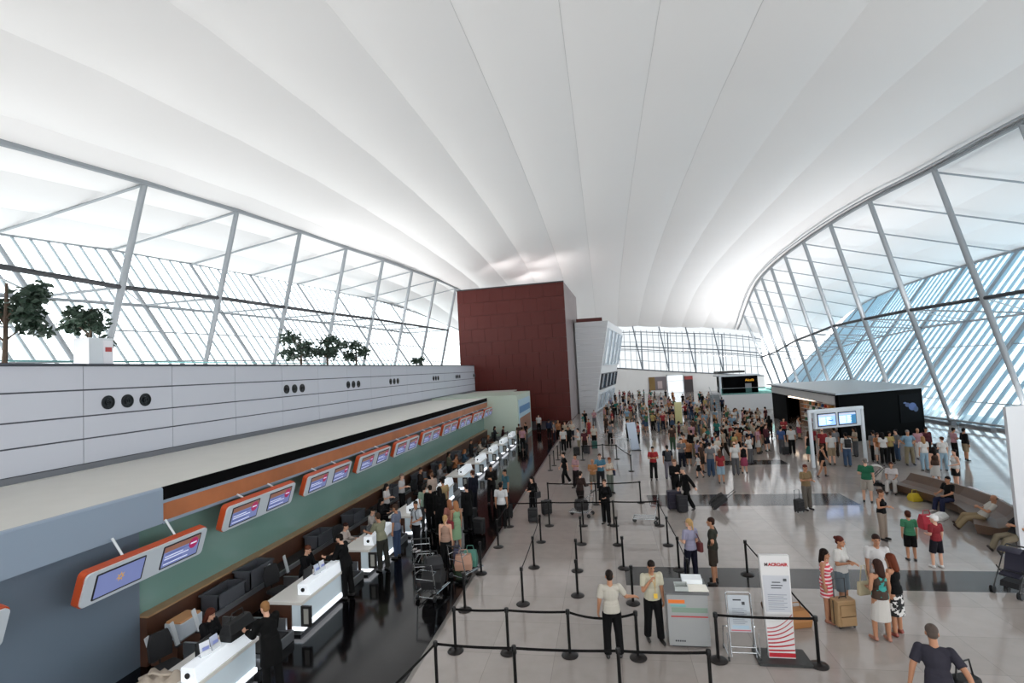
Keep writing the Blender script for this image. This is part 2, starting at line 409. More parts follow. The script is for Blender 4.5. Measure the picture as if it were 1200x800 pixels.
m = MB(); m.box(-28, WX-.35, Y0, 100, 5.55, 5.9); struct(m, 'floor_mezzanine', mat('mezzanine_floor', 'b9b7b4', .4))
m = MB(); m.box(WX-.5, WX-.35, Y0, 60, 0, 5.6); struct(m, 'wall_mezzanine', M_gap)
# glass guard rail on the mezzanine
m = MB(); m.path([(-21.6, y, 7.45) for y in np.arange(5, 60, 5)], .04, 6); struct(m, 'trim_15', mat('teal_rail', '5d8c8c', .4, .3))
# ledge = flat roof over the desks
EY = 44.0
M_ledge = mat('ledge_beige', 'c9c8c2', .6, .0, noise=.05, nscale=1.5)
m = MB(); m.box(WX-.03, FXL-.06, Y0, 60, LZ-.1, LZ); m.box(WX+.25, WX+.27, Y0, 58, LZ, LZ+.012)
struct(m, 'trim_16', M_ledge)
M_fasc = mat('fascia_metal', '8d9bab', .35, .1)
M_copper = mat('copper_strip', 'b06c44', .4, .2, noise=.4, nscale=1.1)  # mottled tone stands in for the brighter lamp-lit stretches of the copper
SY = 10.4   # where the slot starts
m = MB()
def facq(x0, x1, y0, y1, z0, z1): m.box(x0, x1, y0, y1, z0, z1)
m.prism([(FXL-.06, Y0, 3.02), (FXL, Y0, 3.02), (FXL, Y0, LZ-.05), (FXL-.015, Y0, LZ-.015), (FXL-.06, Y0, LZ)], (0, SY-Y0, 0))
m.box(FXL-.06, FXL, SY, EY, 3.47, 3.54); m.box(FXL-.06, FXL, SY, EY, 3.0, 3.07); m.box(FXL-.3, FXL-.06, Y0, SY, 3.02, 3.08)
struct(m, 'trim_17', M_fasc)
m = MB(); m.box(FXL-.06, FXL-.012, SY, EY, 3.54, LZ-.002); struct(m, 'trim_18', mat('slot_shade', '030304', .9, 0, .1))  # flush strip, the slot's inner dark is put into its black colour
m = MB(); m.box(FXL-.08, FXL-.02, SY, EY, 3.07, 3.47); struct(m, 'trim_19', M_copper)
# wall behind the desks: metal panel near the camera, then green glass, wood below
M_green = mat('green_back_glass', '6c8a82', .18, 0, .6, noise=.1, nscale=.6)
m = MB(); m.box(FXL-.45, FXL-.3, Y0, 10.05, 0, 3.05); struct(m, 'wall_checkin', mat('lower_panel', '64717f', .35, .1))
m = MB(); m.box(FXL-.45, FXL-.38, 10.05, EY, 1.0, 3.1); struct(m, 'wall_glass', M_green)
M_wood = mat('dark_wood', '4a2f22', .4, noise=.25, nscale=3); M_woodL = mat('wood_edge', '9a7a58', .4, noise=.15, nscale=4)
m = MB(); m.box(FXL-.4, FXL-.12, 10.05, EY, 0, 1.05); wl2 = struct(m, 'wall_wood', M_wood)
m = MB(); m.box(FXL-.4, FXL-.08, 10.05, EY, 1.05, 1.09); part('top_edge', m, M_woodL, wl2)
# end block closing the desk row
m = MB(); m.box(WX, -7.55, EY, 52, 0, LZ+.12); struct(m, 'wall_end', mat('end_block', 'b5c2b4', .35))
m = MB(); m.box(WX+.2, -5.6, 52, 60, 0, .05); struct(m, 'trim_20', M_dark)

# ---- outside ground
m = MB(); m.add([(-400,-200,-.4),(400,-200,-.4),(400,600,-.4),(-400,600,-.4)], [(0,1,2,3)]); struct(m, 'ground_outside', mat('apron_concrete', 'd2d4d4', .8))

# ---- light: bright overcast sky, high sun, uplights on the ledge roof, fill lights added for the ceiling
W = bpy.data.worlds.new('World'); S.world = W; W.use_nodes = True
bg = W.node_tree.nodes['Background']; bg.inputs[0].default_value = (*SKY_C, 1); bg.inputs[1].default_value = SKY_S
sl = bpy.data.lights.new('sun', 'SUN'); sl.energy = SUN_E; sl.angle = math.radians(1.5); sl.color = (1, .97, .92)
so = bpy.data.objects.new('sun', sl); COL.objects.link(so)
so.rotation_euler = Vector((-.25, .3, -1.0)).to_track_quat('-Z', 'Y').to_euler()
def area(name, loc, tgt, sx, sy, e, c=(1, 1, 1)):
    l = bpy.data.lights.new(name, 'AREA'); l.shape = 'RECTANGLE'; l.size = sx; l.size_y = sy; l.energy = e; l.color = c
    o = bpy.data.objects.new(name, l); COL.objects.link(o); o.location = loc
    o.rotation_euler = (Vector(tgt)-Vector(loc)).to_track_quat('-Z', 'Y').to_euler()
    return o
for k, y in enumerate((18, 32, 46)):
    area('uplight', (WX-1.2, y, 6.6), (-5, y, 21), 10, .5, UP_E*(.7+.25*k), (1, .98, .96))
for k in range(1, len(RY)-1):      # unseen fill lights added along the right middle rail to brighten the ceiling
    q = (midR[k][0]+midR[k+1][0])/2; area('rail_fill_light', q+Vector((-1.2, 0, .3)), q+Vector((-10, 6, 12)), 4, .3, 240+45*k, (1, .97, .95))
for k in range(4, len(LY)):  # same added fill along the left rail, for the farther ceiling
    q = (midL[k-1][0]+midL[k][0])/2; area('rail_fill_light', q+Vector((1.2, 0, .3)), q+Vector((9, 5, 9)), 4, .3, 160, (1, .98, .96))
for k, y in enumerate((12, 26, 40, 54)):     # added fill lights whitening the left overhang, no fixture there
    area('overhang_fill_light', (-19.5, y, 6.6), (-27.5, y+1, 17.5), 8, .5, 420, (1, 1, 1))
for k, y in enumerate((36, 50, 64, 78)):     # added fill lights brightening the right overhang
    area('overhang_fill_light', (RFOOT(y).x-.6, y, .5), (31, y+1, 17), 8, .4, 700, (1, .99, .98))
for x, y in ((-12, 62), (-7, 64), (-10, 70)):   # fill lights added above the red block to lift the far ceiling
    area('block_fill_light', (x, y, 16.4), (x+14, y+22, 20), 3, .5, 260, (1, .97, .95))
S.view_settings.view_transform = 'Standard'; S.view_settings.look = 'None'; S.view_settings.gamma = 1; S.view_settings.use_curve_mapping = False
S.view_settings.exposure = EXPO
S.cycles.use_denoising = True
try: S.cycles.denoiser = 'OPENIMAGEDENOISE'
except Exception: pass
S.cycles.max_bounces = 10; S.cycles.diffuse_bounces = 5; S.cycles.transparent_max_bounces = 24; S.cycles.caustics_reflective = False; S.cycles.caustics_refractive = False
S.cycles.sample_clamp_indirect = 6

# ================================================================ CHECK-IN DESKS
M_lit = mat('backlit_white', 'eef2f6', .3, emit='e8f1fa', estr=.35)
M_front = mat('counter_front', 'cfdbe2', .25, emit='cfe2ee', estr=.12)
M_glow = mat('plinth_lamp', 'ffffff', .4, emit='f4f7ff', estr=2.2)
M_slab = mat('counter_slab', 'd9d6d0', .3); M_steelB = mat('brushed_steel', '9b9ea2', .28, .8)
M_rub = mat('belt_rubber', '1b1b1d', .6); M_crate = mat('grey_crate', '4a4c52', .45); M_fabK = mat('black_fabric', '131316', .85)
M_ring = mat('dark_frame', '22201f', .4)
CX = -7.5
def counter(y, label):
    e = tag(empty('check_in_counter', (CX-.5, y+1.02, 0)), label, 'counter', 'check-in counters along the left wall')
    m = MB(); m.box(CX-.38, CX-.06, y+.04, y+2.0, .2, .72); part('front_panel', m, M_front, e, True, bevel=.01)
    m = MB(); m.box(CX-.95, CX, y, y+2.04, .72, .8); part('desk_slab', m, M_slab, e, True, bevel=.01)
    m = MB(); m.prism([(CX-.36, y+.38, .8), (CX-.02, y+.38, .8), (CX-.08, y+.38, 1.06), (CX-.36, y+.38, 1.06)], (0, 1.64, 0)); part('raised_shelf', m, M_lit, e, True, bevel=.012)
    m = MB(); m.tube((CX-.21, y+.385, .93), (CX-.21, y+.36, .93), .05, seg=14); part('cable_port', m, M_black, e, True)
    m = MB(); m.box(CX-.4, CX-.02, y+.06, y+1.98, .1, .19); part('plinth_lamp', m, M_glow, e, True)
    m = MB(); m.box(CX-.42, CX-.1, y+.06, y+1.98, 0, .1); part('plinth', m, M_steelB, e, True)
    m = MB(); m.box(CX-.9, CX-.3, y+.0, y+.04, .02, .72); part('side_panel', m, M_wood, e, True)
    m = MB(); m.box(CX-.9, CX-.42, y+2.0, y+2.04, .02, .72); part('side_panel', m, M_wood, e, True)
    m = MB()
    for a in ((CX-.02, CX+.24, .66, .72), (CX-.02, CX+.24, .24, .3), (CX-.02, CX+.04, .3, .66), (CX+.18, CX+.24, .3, .66)): m.box(a[0], a[1], y-.03, y+.03, a[2], a[3])
    part('scale_frame', m, M_ring, e, True)
    m = MB(); m.box(CX+.04, CX+.18, y-.01, y+.01, .3, .66); part('scale_display', m, mat('scale_screen', 'a5a49c', .3), e, True)
    return e
NC = 10
cpos = ['second from the near end with brochure holder', ]
clab = ['white backlit check-in counter nearest the camera, black handbag lying on it',
        'white backlit check-in counter, second from the near end, brochures on top',
        'white backlit check-in counter, third from the near end, man in khaki shirt before it',
        'white backlit check-in counter, fourth from the near end, youth in white T-shirt beside it']
for i in range(NC):
    lb = clab[i] if i < 4 else 'white backlit check-in counter, %s from the near end of the row' % ordw[i].replace('nearest', 'first')
    counter(7.95+3.6*i, lb)
# weighing belts between the counters
def belt(y, label):
    e = tag(empty('baggage_belt', (-8.7, y, 0)), label, 'conveyor', 'weighing belts between the counters')
    m = MB(); m.box(-9.5, -7.62, y-.62, y+.62, 0, .24); part('frame', m, M_steelB, e, True, bevel=.015)
    m = MB(); m.box(-9.45, -7.66, y-.46, y+.46, .24, .27); part('belt', m, M_rub, e, True)
    for ya, yb in ((y-.62, y-.56), (y+.56, y+.62)):
        m = MB(); m.box(-9.5, -7.8, ya, yb, .24, .5); part('side_guard', m, M_steelB, e, True)
for i in range(NC):
    belt(7.95+3.6*i+2.82, 'low steel weighing belt after the %s check-in counter from the near end' % ordw[i].replace('nearest', 'first'))
# collector conveyor and grey crates along the back wall
e = tag(empty('collector_conveyor', (-9.9, 26, 0)), 'long dark baggage conveyor running along the wood wall behind the desks', 'conveyor')
m = MB(); m.box(-10.28, -9.6, 10.1, 43.5, 0, .5); part('frame', m, M_wood, e, True)
m = MB(); m.box(-10.25, -9.64, 10.2, 43.4, .5, .55); part('belt', m, M_rub, e, True)
m = MB(); m.box(-9.64, -9.58, 10.1, 43.5, .5, .62); part('side_guard', m, M_steelB, e, True)
def crate(x, y, z, label, w=.95, d=.5, h=.42, rz=0):
    e = tag(empty('baggage_crate', (x, y, z), rz), label, 'crate', 'grey crates on the conveyor behind the desks')
    m = MB(); t = .03
    m.box(-d/2, d/2, -w/2, w/2, 0, t); m.box(-d/2, -d/2+t, -w/2, w/2, t, h); m.box(d/2-t, d/2, -w/2, w/2, t, h); m.box(-d/2, d/2, -w/2, -w/2+t, t, h); m.box(-d/2, d/2, w/2-t, w/2, t, h)
    part('body', m, M_crate, e)
    m = MB(); q = .03
    for a in ((-d/2-q, d/2+q, -w/2-q, -w/2+.02), (-d/2-q, d/2+q, w/2-.02, w/2+q), (-d/2-q, -d/2+.02, -w/2, w/2), (d/2-.02, d/2+q, -w/2, w/2)): m.box(*a, h-.05, h)
    part('rim', m, M_crate, e)
for i, (px, py) in enumerate(((262, 708), (298, 684), (374, 640), (414, 600), (459, 580), (491, 566), (513, 548), (534, 531))):
    p = at(px, py, X=-9.92)
    crate(-9.92, p.y, .55, 'dark grey open plastic crate behind the desks, %s from the near end' % ordw[i].replace('nearest', 'first'), h=.42 if i not in (1, 4) else .55)
# leaning chrome guide posts near the front end
for i, (px, py) in enumerate(((180, 745), (208, 725), (233, 700), (320, 655), (337, 640))):
    p = at(px, py, X=-9.5)
    e = tag(empty('guide_flap', (-9.5, p.y, .5)), 'short chrome guide post leaning by the conveyor, %s from the near end' % ordw[i].replace('nearest', 'first'), 'post', 'chrome guide posts beside the conveyor')
    m = MB(); m.bar((0, 0, .02), (-.05, -.12, .55), .1, .03, (1, 0, 0)); part('flap', m, M_steelL, e)
    m = MB(); m.box(-.05, .05, -.06, .06, 0, .03); part('bracket', m, M_dark, e)
# office chairs
def chair(x, y, rz, label):
    e = tag(empty('office_chair', (x, y, 0), rz), label, 'chair', 'black swivel chairs behind the counters')
    m = MB(); m.rbox(-.24, .24, -.24, .24, .44, .52, .07); part('seat', m, M_fabK, e, bevel=.015)
    m = MB(); m.prism([(-.22, -.24, .6), (.22, -.24, .6), (.24, -.27, .9), (.17, -.3, 1.12), (-.17, -.3, 1.12), (-.24, -.27, .9)], (0, -.06, 0)); part('backrest', m, M_fabK, e, bevel=.015)
    m = MB(); m.tube((0, 0, .1), (0, 0, .44), .03, seg=8); m.path([(0, -.12, .46), (0, -.3, .5), (0, -.29, .7)], .02, 6); part('column', m, M_black, e)
    m = MB()
    for k in range(5):
        a = 2*pi*k/5; m.tube((0, 0, .12), (.28*math.cos(a), .28*math.sin(a), .07), .022, .016, 6); m.tube((.28*math.cos(a)-.02, .28*math.sin(a), .03), (.28*math.cos(a)+.02, .28*math.sin(a), .03), .03, seg=8)
    part('star_base', m, M_black, e)
for i in range(NC):
    y = 7.95+3.6*i
    chair(-9.05, y+1.35, -pi/2-.3, 'black swivel chair behind the %s check-in counter from the near end' % ordw[i].replace('nearest', 'first'))
def desk_screen(x, y, z, label):
    e = tag(empty('desk_monitor', (x, y, z)), label, 'monitor', 'small black monitors on the counters')
    m = MB(); m.box(-.02, .015, -.2, .2, .1, .38); part('housing', m, M_black, e, bevel=.006)
    m = MB(); m.box(-.024, -.02, -.18, .18, .12, .36); part('screen', m, mat('dim_screen', '1d2633', .2, emit='3c5878', estr=.3), e)
    m = MB(); m.box(-.08, .08, -.1, .1, 0, .015); m.box(-.01, .02, -.03, .03, .015, .14); part('stand', m, M_black, e)
for i in range(NC):
    desk_screen(-8.05, 7.95+3.6*i+1.15, .8, 'small black monitor on the %s check-in counter from the near end' % ordw[i].replace('nearest', 'first'))

# ================================================================ OVERHEAD DISPLAYS
M_or = mat('orange_rim', 'b84a22', .4); M_dispw = mat('display_white', 'c6cdd4', .3)
M_sc = mat('screen_blue', '7a84b4', .3, emit='7c86b8', estr=.4); M_scH = mat('screen_brown', '9a6a58', .3, emit='a87860', estr=.2)
M_scT = mat('screen_text', 'e8ecff', .3, emit='c8ccec', estr=.5); M_scR = mat('screen_magenta', 'b02a62', .3, emit='a83060', estr=.35)
M_scD = mat('screen_dark_line', '5a66a8', .3, emit='5a66a8', estr=.25); M_gold = mat('screen_gold', 'c8963c', .3, emit='d6a648', estr=.4)
def display(y, z, label, blank=False, w=3.0, h=.7):
    # faces +x and slightly down; local frame: u along +y, v up, n outward
    e = tag(empty('overhead_display', (-9.95, y, z)), label, 'display', 'overhead flight displays above the counters')
    U = Vector((0, 1, 0)); V = Vector((.30, .0, .954)).normalized(); N = U.cross(V).normalized()
    if N.x < 0: N = -N
    O = Vector((0, 0, 0))
    def q(u, v, n=0): return O+U*u+V*v+N*n
    def rr(u0, u1, v0, v1, r, k=4):
        o = []
        for cu, cv, a0 in ((u1-r, v1-r, 0), (u0+r, v1-r, pi/2), (u0+r, v0+r, pi), (u1-r, v0+r, 1.5*pi)):
            for j in range(k+1):
                t = a0+pi/2*j/k; o.append((cu+r*math.cos(t), cv+r*math.sin(t)))
        return o
    m = MB(); m.prism([q(u, v, -.16) for u, v in rr(0, w, 0, h, .1)], N*.15); part('rim', m, M_or, e)
    m = MB(); m.prism([q(u, v, -.01) for u, v in rr(.02, w-.02, .02, h-.02, .09)], N*.04); part('front_plate', m, M_dispw, e)
    for s, (a, b) in enumerate(((.22, 1.3), (1.74, 2.8))):
        m = MB(); m.prism([q(u, v, .03) for u, v in rr(a, b, .09, h-.09, .02, 2)], N*.012); f = part('screen_frame', m, M_black, e)
        def rect(u0, u1, v0, v1, n, mi, mm): mm.prism([q(u0, v0, n), q(u1, v0, n), q(u1, v1, n), q(u0, v1, n)], N*.002, mi)
        mm = MB(); A, B, C, D = a+.03, b-.03, .12, h-.12
        rect(A, B, C, D, .042, 0, mm)
        if blank and s == 0:
            cu, cv = (A+B)/2, (C+D)/2+.02
            for t in range(7):
                an = pi/2+2*pi*t/7; mm.prism([q(cu+.035*math.cos(an-.6), cv+.035*math.sin(an-.6), .044), q(cu+.1*math.cos(an), cv+.1*math.sin(an), .044), q(cu+.035*math.cos(an+.6), cv+.035*math.sin(an+.6), .044)], N*.003, 5)
        else:
            rect(A, B, D-.12, D, .044, 1, mm)
            for t in range(5):
                v = D-.16-t*.058; rect(A+.05, A+(.55 if t % 2 else .72), v-.022, v, .044, 2 if t % 3 else 4, mm)
            cu, cv = B-.17, D-.15
            mm.prism([q(cu+.13*math.cos(2*pi*k/20), cv+.13*math.sin(2*pi*k/20), .047) for k in range(20)], N*.002, 3)
            rect(cu-.09, cu+.09, cv-.015, cv+.02, .05, 2, mm)
        part('screen', mm, [M_sc, M_scH, M_scT, M_scR, M_scD, M_gold], f)
    for u in (.9, 2.2):
        m = MB(); m.tube(q(u, h-.08, -.08), (-.2, u, 3.05-z+.05), .025, seg=8); part('hanger', m, M_steelL, e)
for i in range(-1, 10):
    y = 8.2+3.66*i; lo = i <= 0
    lb = {-1: 'orange rimmed overhead display cut off at the left edge', 0: 'lowest and nearest orange rimmed overhead display, gold emblem on its left screen'}.get(i, 'orange rimmed overhead display with two screens, %s whole one from the left' % ordw[i])
    if i == -1: y -= .55
    display(y, 2.06 if lo else 2.33, lb, blank=(i == 0))
# air nozzles in groups of three on the parapet wall
M_noz = mat('nozzle_black', '1d1e20', .35, .4)
def nozzle(x, y, z, label):
    e = tag(empty('air_nozzle', (x, y, z)), label, 'vent', 'round air nozzles on the white parapet wall')
    m = MB(); rot = lambda a, b, r=0: (a, r*math.cos(b), r*math.sin(b))
    def ring(r0, r1, x0, x1):
        n = 20; vs = []
        for r, xx in ((r0, x0), (r1, x0), (r1, x1), (r0, x1)):
            for k in range(n): vs.append((xx, r*math.cos(2*pi*k/n), r*math.sin(2*pi*k/n)))
        fs = [(i*n+k, ((i+1) % 4)*n+k, ((i+1) % 4)*n+(k+1) % n, i*n+(k+1) % n) for i in range(4) for k in range(n)]; return vs, fs
    m.add(*ring(.17, .215, .001, .03)); part('ring', m, M_noz, e)
    m = MB(); m.tube((.001, 0, 0), (.012, 0, 0), .17, seg=20); m.add(*ring(.06, .1, .012, .05)); m.add(*ring(0.001, .03, .012, .05)); part('nozzle', m, M_noz, e, smooth=True)
gn = 0
for gi, px in enumerate((149, 345, 414, 462, 511, 537, 557)):
    d = ray(px, 469 if px < 200 else 456 if px < 380 else 450)
    yc = 15.3*d.y/-d.x
    for k, w in enumerate(('left', 'middle', 'right')):
        nozzle(WX+.001, yc+(k-1)*.66, 5.78, '%s round black air nozzle in the %s group of three from the left' % (w, ordw[gi].replace('nearest', 'first')))

# ================================================================ RED BLOCK, WHITE PAVILION
M_red = mat('dark_red_panel', '4e1610', .45, 0, .3, noise=.14, nscale=.25); M_redg = mat('dark_red_joint', '43170f', .6)
BA, BB = Vector((-17.2, 60.6, 0)), Vector((-4.0, 59.8, 0)); BC = Vector((-3.3, 74.5, 0)); BH = 16.2
e = tag(empty('red_block', (-10.5, 62, 0)), 'tall dark red metal-clad block rising beyond the desk row', 'block')
m = MB(); m.prism([BA+Vector((0, .1, .02)), BB+Vector((-.1, .1, .02)), BC+Vector((-.1, 0, .02)), Vector((-17.0, 75, .02))], (0, 0, BH-.1)); part('core', m, M_redg, e, True)
m = MB(); nz_, nx_ = 10, 8
for i in range(nz_):
    z0, z1 = BH*i/nz_+.02, BH*(i+1)/nz_+.01
    off = .5 if i % 2 else 0
    cuts = [0]+[(k+off)/nx_ for k in range(nx_+1) if 0 < (k+off)/nx_ < 1]+[1]
    for a, b in zip(cuts, cuts[1:]):
        p, q = lerp(BA, BB, a+.0004), lerp(BA, BB, b-.0004); m.prism([p+Vector((0, 0, z0)), q+Vector((0, 0, z0)), q+Vector((0, 0, z1-.04)), p+Vector((0, 0, z1-.01))], (0, .1, 0))
part('front_cladding', m, M_red, e, True)
m = MB()
for i in range(4):
    p, q = lerp(BB, BC, i/4+.002), lerp(BB, BC, (i+1)/4-.002); m.prism([p+Vector((0, 0, .05)), q+Vector((0, 0, .05)), q+Vector((0, 0, BH)), p+Vector((0, 0, BH))], (-.1, 0, 0))
part('side_cladding', m, mat('taupe_panel', '857878', .4, .3), e, True, label='taupe metal side face')
m = MB(); m.bar(BA+Vector((0, 0, BH+.04)), BB+Vector((0, 0, BH+.04)), .3, .12); part('parapet_cap', m, M_dark, e, True)
# white pavilion with slanted glazed end
e = tag(empty('white_pavilion', (-.5, 75, 0)), 'white ribbed pavilion with slanted windows, right of the red block', 'pavilion')
PA, PBb, PBt = Vector((-3.4, 68, 0)), Vector((-1.45, 68, 0)), Vector((.95, 68, 0)); PH = 12.0
m = MB(); m.prism([PA+Vector((0, .12, 0)), PBb+Vector((0, .12, 0)), PBt+Vector((0, .12, PH)), PA+Vector((0, .12, PH))], (2.6, 21, 0)); part('body', m, mat('pavilion_white', 'd9d9db', .5), e, True)
m = MB()
for i in range(16):
    t0, t1 = i/16, (i+1)/16; m.prism([PA+Vector((0, 0, PH*t0+.04)), lerp(PBb, PBt, t0)+Vector((0, 0, PH*t0+.04)), lerp(PBb, PBt, t1)+Vector((0, 0, PH*t1-.04)), PA+Vector((0, 0, PH*t1-.04))], (0, .12, 0))
part('front_cladding', m, mat('pavilion_cladding', 'c9c9cc', .45), e, True)
def side(t, y, o=0.0): return Vector((lerp(-1.45, .95, t)+o+(y-68)*.125, y, PH*t))
M_win = mat('dark_blue_glazing', '3a5a78', .08, .2, .8); M_winL = mat('pale_glazing', 'b8c6d2', .1, .2, .8)
fr = MB()
for (t0, t1, y0, y1, mm_, nm) in ((.52, .92, 69.2, 88, M_winL, 'upper_window'), (.25, .42, 69.2, 88, M_win, 'middle_window'), (.02, .2, 69.2, 88, M_winL, 'ground_window')):
    m = MB(); m.prism([side(t0, y0, .03), side(t0, y1, .03), side(t1, y1, .03), side(t1, y0, .03)], (.04, 0, 0)); w = part(nm, m, mm_, e, True)
    b = MB()
    for k in range(5):
        y = lerp(y0, y1, k/4); b.bar(side(t0, y, .09), side(t1, y, .09), .3, .12, (0, 1, 0))
    b.bar(side(t0, y0, .09), side(t0, y1, .09), .15, .12); b.bar(side(t1, y0, .09), side(t1, y1, .09), .15, .12)
    part('window_frame', b, M_dispw if nm != 'middle_window' else M_dark, w, True)
m = MB(); m.box(-3.2, .2, 68.4, 80, PH+.01, PH+.5); part('roof_box', m, M_red, e, True, label='dark red roof box')

# ================================================================ KIOSK, INFO STAND, FAR CAFE
M_kb = mat('kiosk_black_glass', '030304', .6, 0, .04); M_kr = mat('kiosk_roof', '9aa0a4', .4, .3)
A, B, C, D = Vector((15.6, 38.4, 0)), Vector((22.8, 42.3, 0)), Vector((24.2, 57, 0)), Vector((16.5, 55.5, 0)); KH = 3.3
e = tag(empty('shop_kiosk', (19.5, 48, 0)), 'black box-shaped shop kiosk behind the blue flight screens', 'kiosk')
up = Vector((0, 0, 1))
m = MB(); m.prism([A, B, B+up*KH, A+up*KH], (B-A).cross(up).normalized()*-.25); part('black_wall', m, M_kb, e, True)
m = MB(); m.prism([B, C, C+up*KH, B+up*KH], (-.25, 0, 0)); m.prism([C, D, D+up*KH, C+up*KH], (0, -.25, 0)); part('rear_wall', m, M_kb, e, True)
m = MB(); o_ = Vector((-.35, -.5, 0)); m.prism([A+o_+up*KH, B+Vector((.3, -.4, KH)), C+Vector((.3, .3, KH)), D+Vector((-.4, .3, KH))], up*.12); part('roof', m, M_kr, e, True)
dd = (D-A); dn = Vector((-dd.y, dd.x, 0)).normalized()
if dn.x > 0: dn = -dn
m = MB(); m.prism([lerp(A, D, .04)+up*2.55, lerp(A, D, 1)+up*2.55, lerp(A, D, 1)+up*3.15, lerp(A, D, .04)+up*3.15], -dn*.15); part('white_fascia', m, mat('kiosk_fascia', 'c4c2c0', .4), e, True)
m = MB(); m.prism([lerp(A, D, .72), D, D+up*2.55, lerp(A, D, .72)+up*2.55], -dn*.15); part('closed_front', m, M_kb, e, True)
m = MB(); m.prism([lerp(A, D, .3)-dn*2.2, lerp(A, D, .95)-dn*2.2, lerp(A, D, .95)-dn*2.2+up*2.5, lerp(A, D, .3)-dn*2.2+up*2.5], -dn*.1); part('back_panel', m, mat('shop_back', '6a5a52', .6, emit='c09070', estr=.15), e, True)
m = MB(); m.box(16.2, 16.4, 44.4, 50, 2.42, 2.5); part('shop_lamp', m, mat('shop_lamp', 'ffffff', .5, emit='ffe2c4', estr=4), e, True)
# shop shelves with goods
sh = tag(empty('shop_shelf', (17.6, 46, 0)), 'tall shop shelf unit inside the black kiosk, full of small goods', 'shelf')
for r in range(6):
    m = MB(); m.box(17.35, 17.85, 41.5, 50.5, .3+r*.36, .33+r*.36); part('shelf_board', m, M_dispw, sh, True)
m = MB(); m.box(17.82, 17.88, 41.5, 50.5, 0, 2.5); part('back_board', m, mat('shelf_back', '8c6a58', .6), sh, True)
gcols = ['c8402c', 'e0d8c8', '2e2a30', 'b8862c', '3c5c8c', 'd88a5c', 'e8e4e0', '7a2a3a', '3a6a4a', 'c9a27c']
gm = [mat('goods_'+c, c, .5) for c in gcols]
proto_g = []
for k in range(10):
    m = MB(); w_ = .16
    if k % 2: m.rbox(-.1, .1, -w_, w_, 0, .2+.02*(k % 3), .03); m.box(-.08, .08, -.1, .1, .2, .24)
    else: m.lathe([(.1, 0), (.12, .03), (.12, .17), (.05, .22), (.05, .27), (.06, .28)], 10)
    proto_g.append(m.mesh('goods', gm[k]))
rr_ = random.Random(3)
gc_names = ['red', 'cream', 'black', 'golden', 'blue', 'peach', 'white', 'maroon', 'green', 'tan']
for r in range(6):
    for k in range(14):
        g = rr_.randrange(10)
        o = bpy.data.objects.new('boxed_goods' if g % 2 else 'bottle', proto_g[g]); COL.objects.link(o); o.location = (17.55, 41.9+k*.62, .331+r*.36)
        tag(o, 'small %s %s on the %s shelf of the kiosk, place %d from the near end' % (gc_names[g], 'packet' if g % 2 else 'bottle', ['lowest', 'second', 'third', 'fourth', 'fifth', 'top'][r], k+1), 'packet' if g % 2 else 'bottle', 'goods on the kiosk shelves')
# poster of people on the black wall
e = tag(empty('poster', lerp(A, B, .83)+up*1.7), 'blue night-toned poster on the black kiosk wall', 'poster')
ab = (B-A).normalized(); nf = ab.cross(up).normalized()
if nf.y > 0: nf = -nf
def pq(t, z, n=.01): return lerp(A, B, t)+up*z+nf*n
m = MB(); m.prism([pq(.7, .9), pq(.97, .9), pq(.97, 2.9), pq(.7, 2.9)], nf*.02); part('board', m, mat('poster_black', '06070b', .6, 0, .05), e, True)
for (t, z, w, h, c) in ((.8, 2.15, .03, .3, '2c3f70'), (.86, 2.0, .05, .55, '35508c'), (.9, 1.8, .03, .4, '26406c'), (.77, 2.3, .02, .12, '44598c')):
    m = MB(); m.prism([pq(t+w*math.cos(2*pi*k/12), z+h*.5*math.sin(2*pi*k/12), .03) for k in range(12)], nf*.004); part('figure_print', m, mat('poster_'+c, c, .4), e, True)
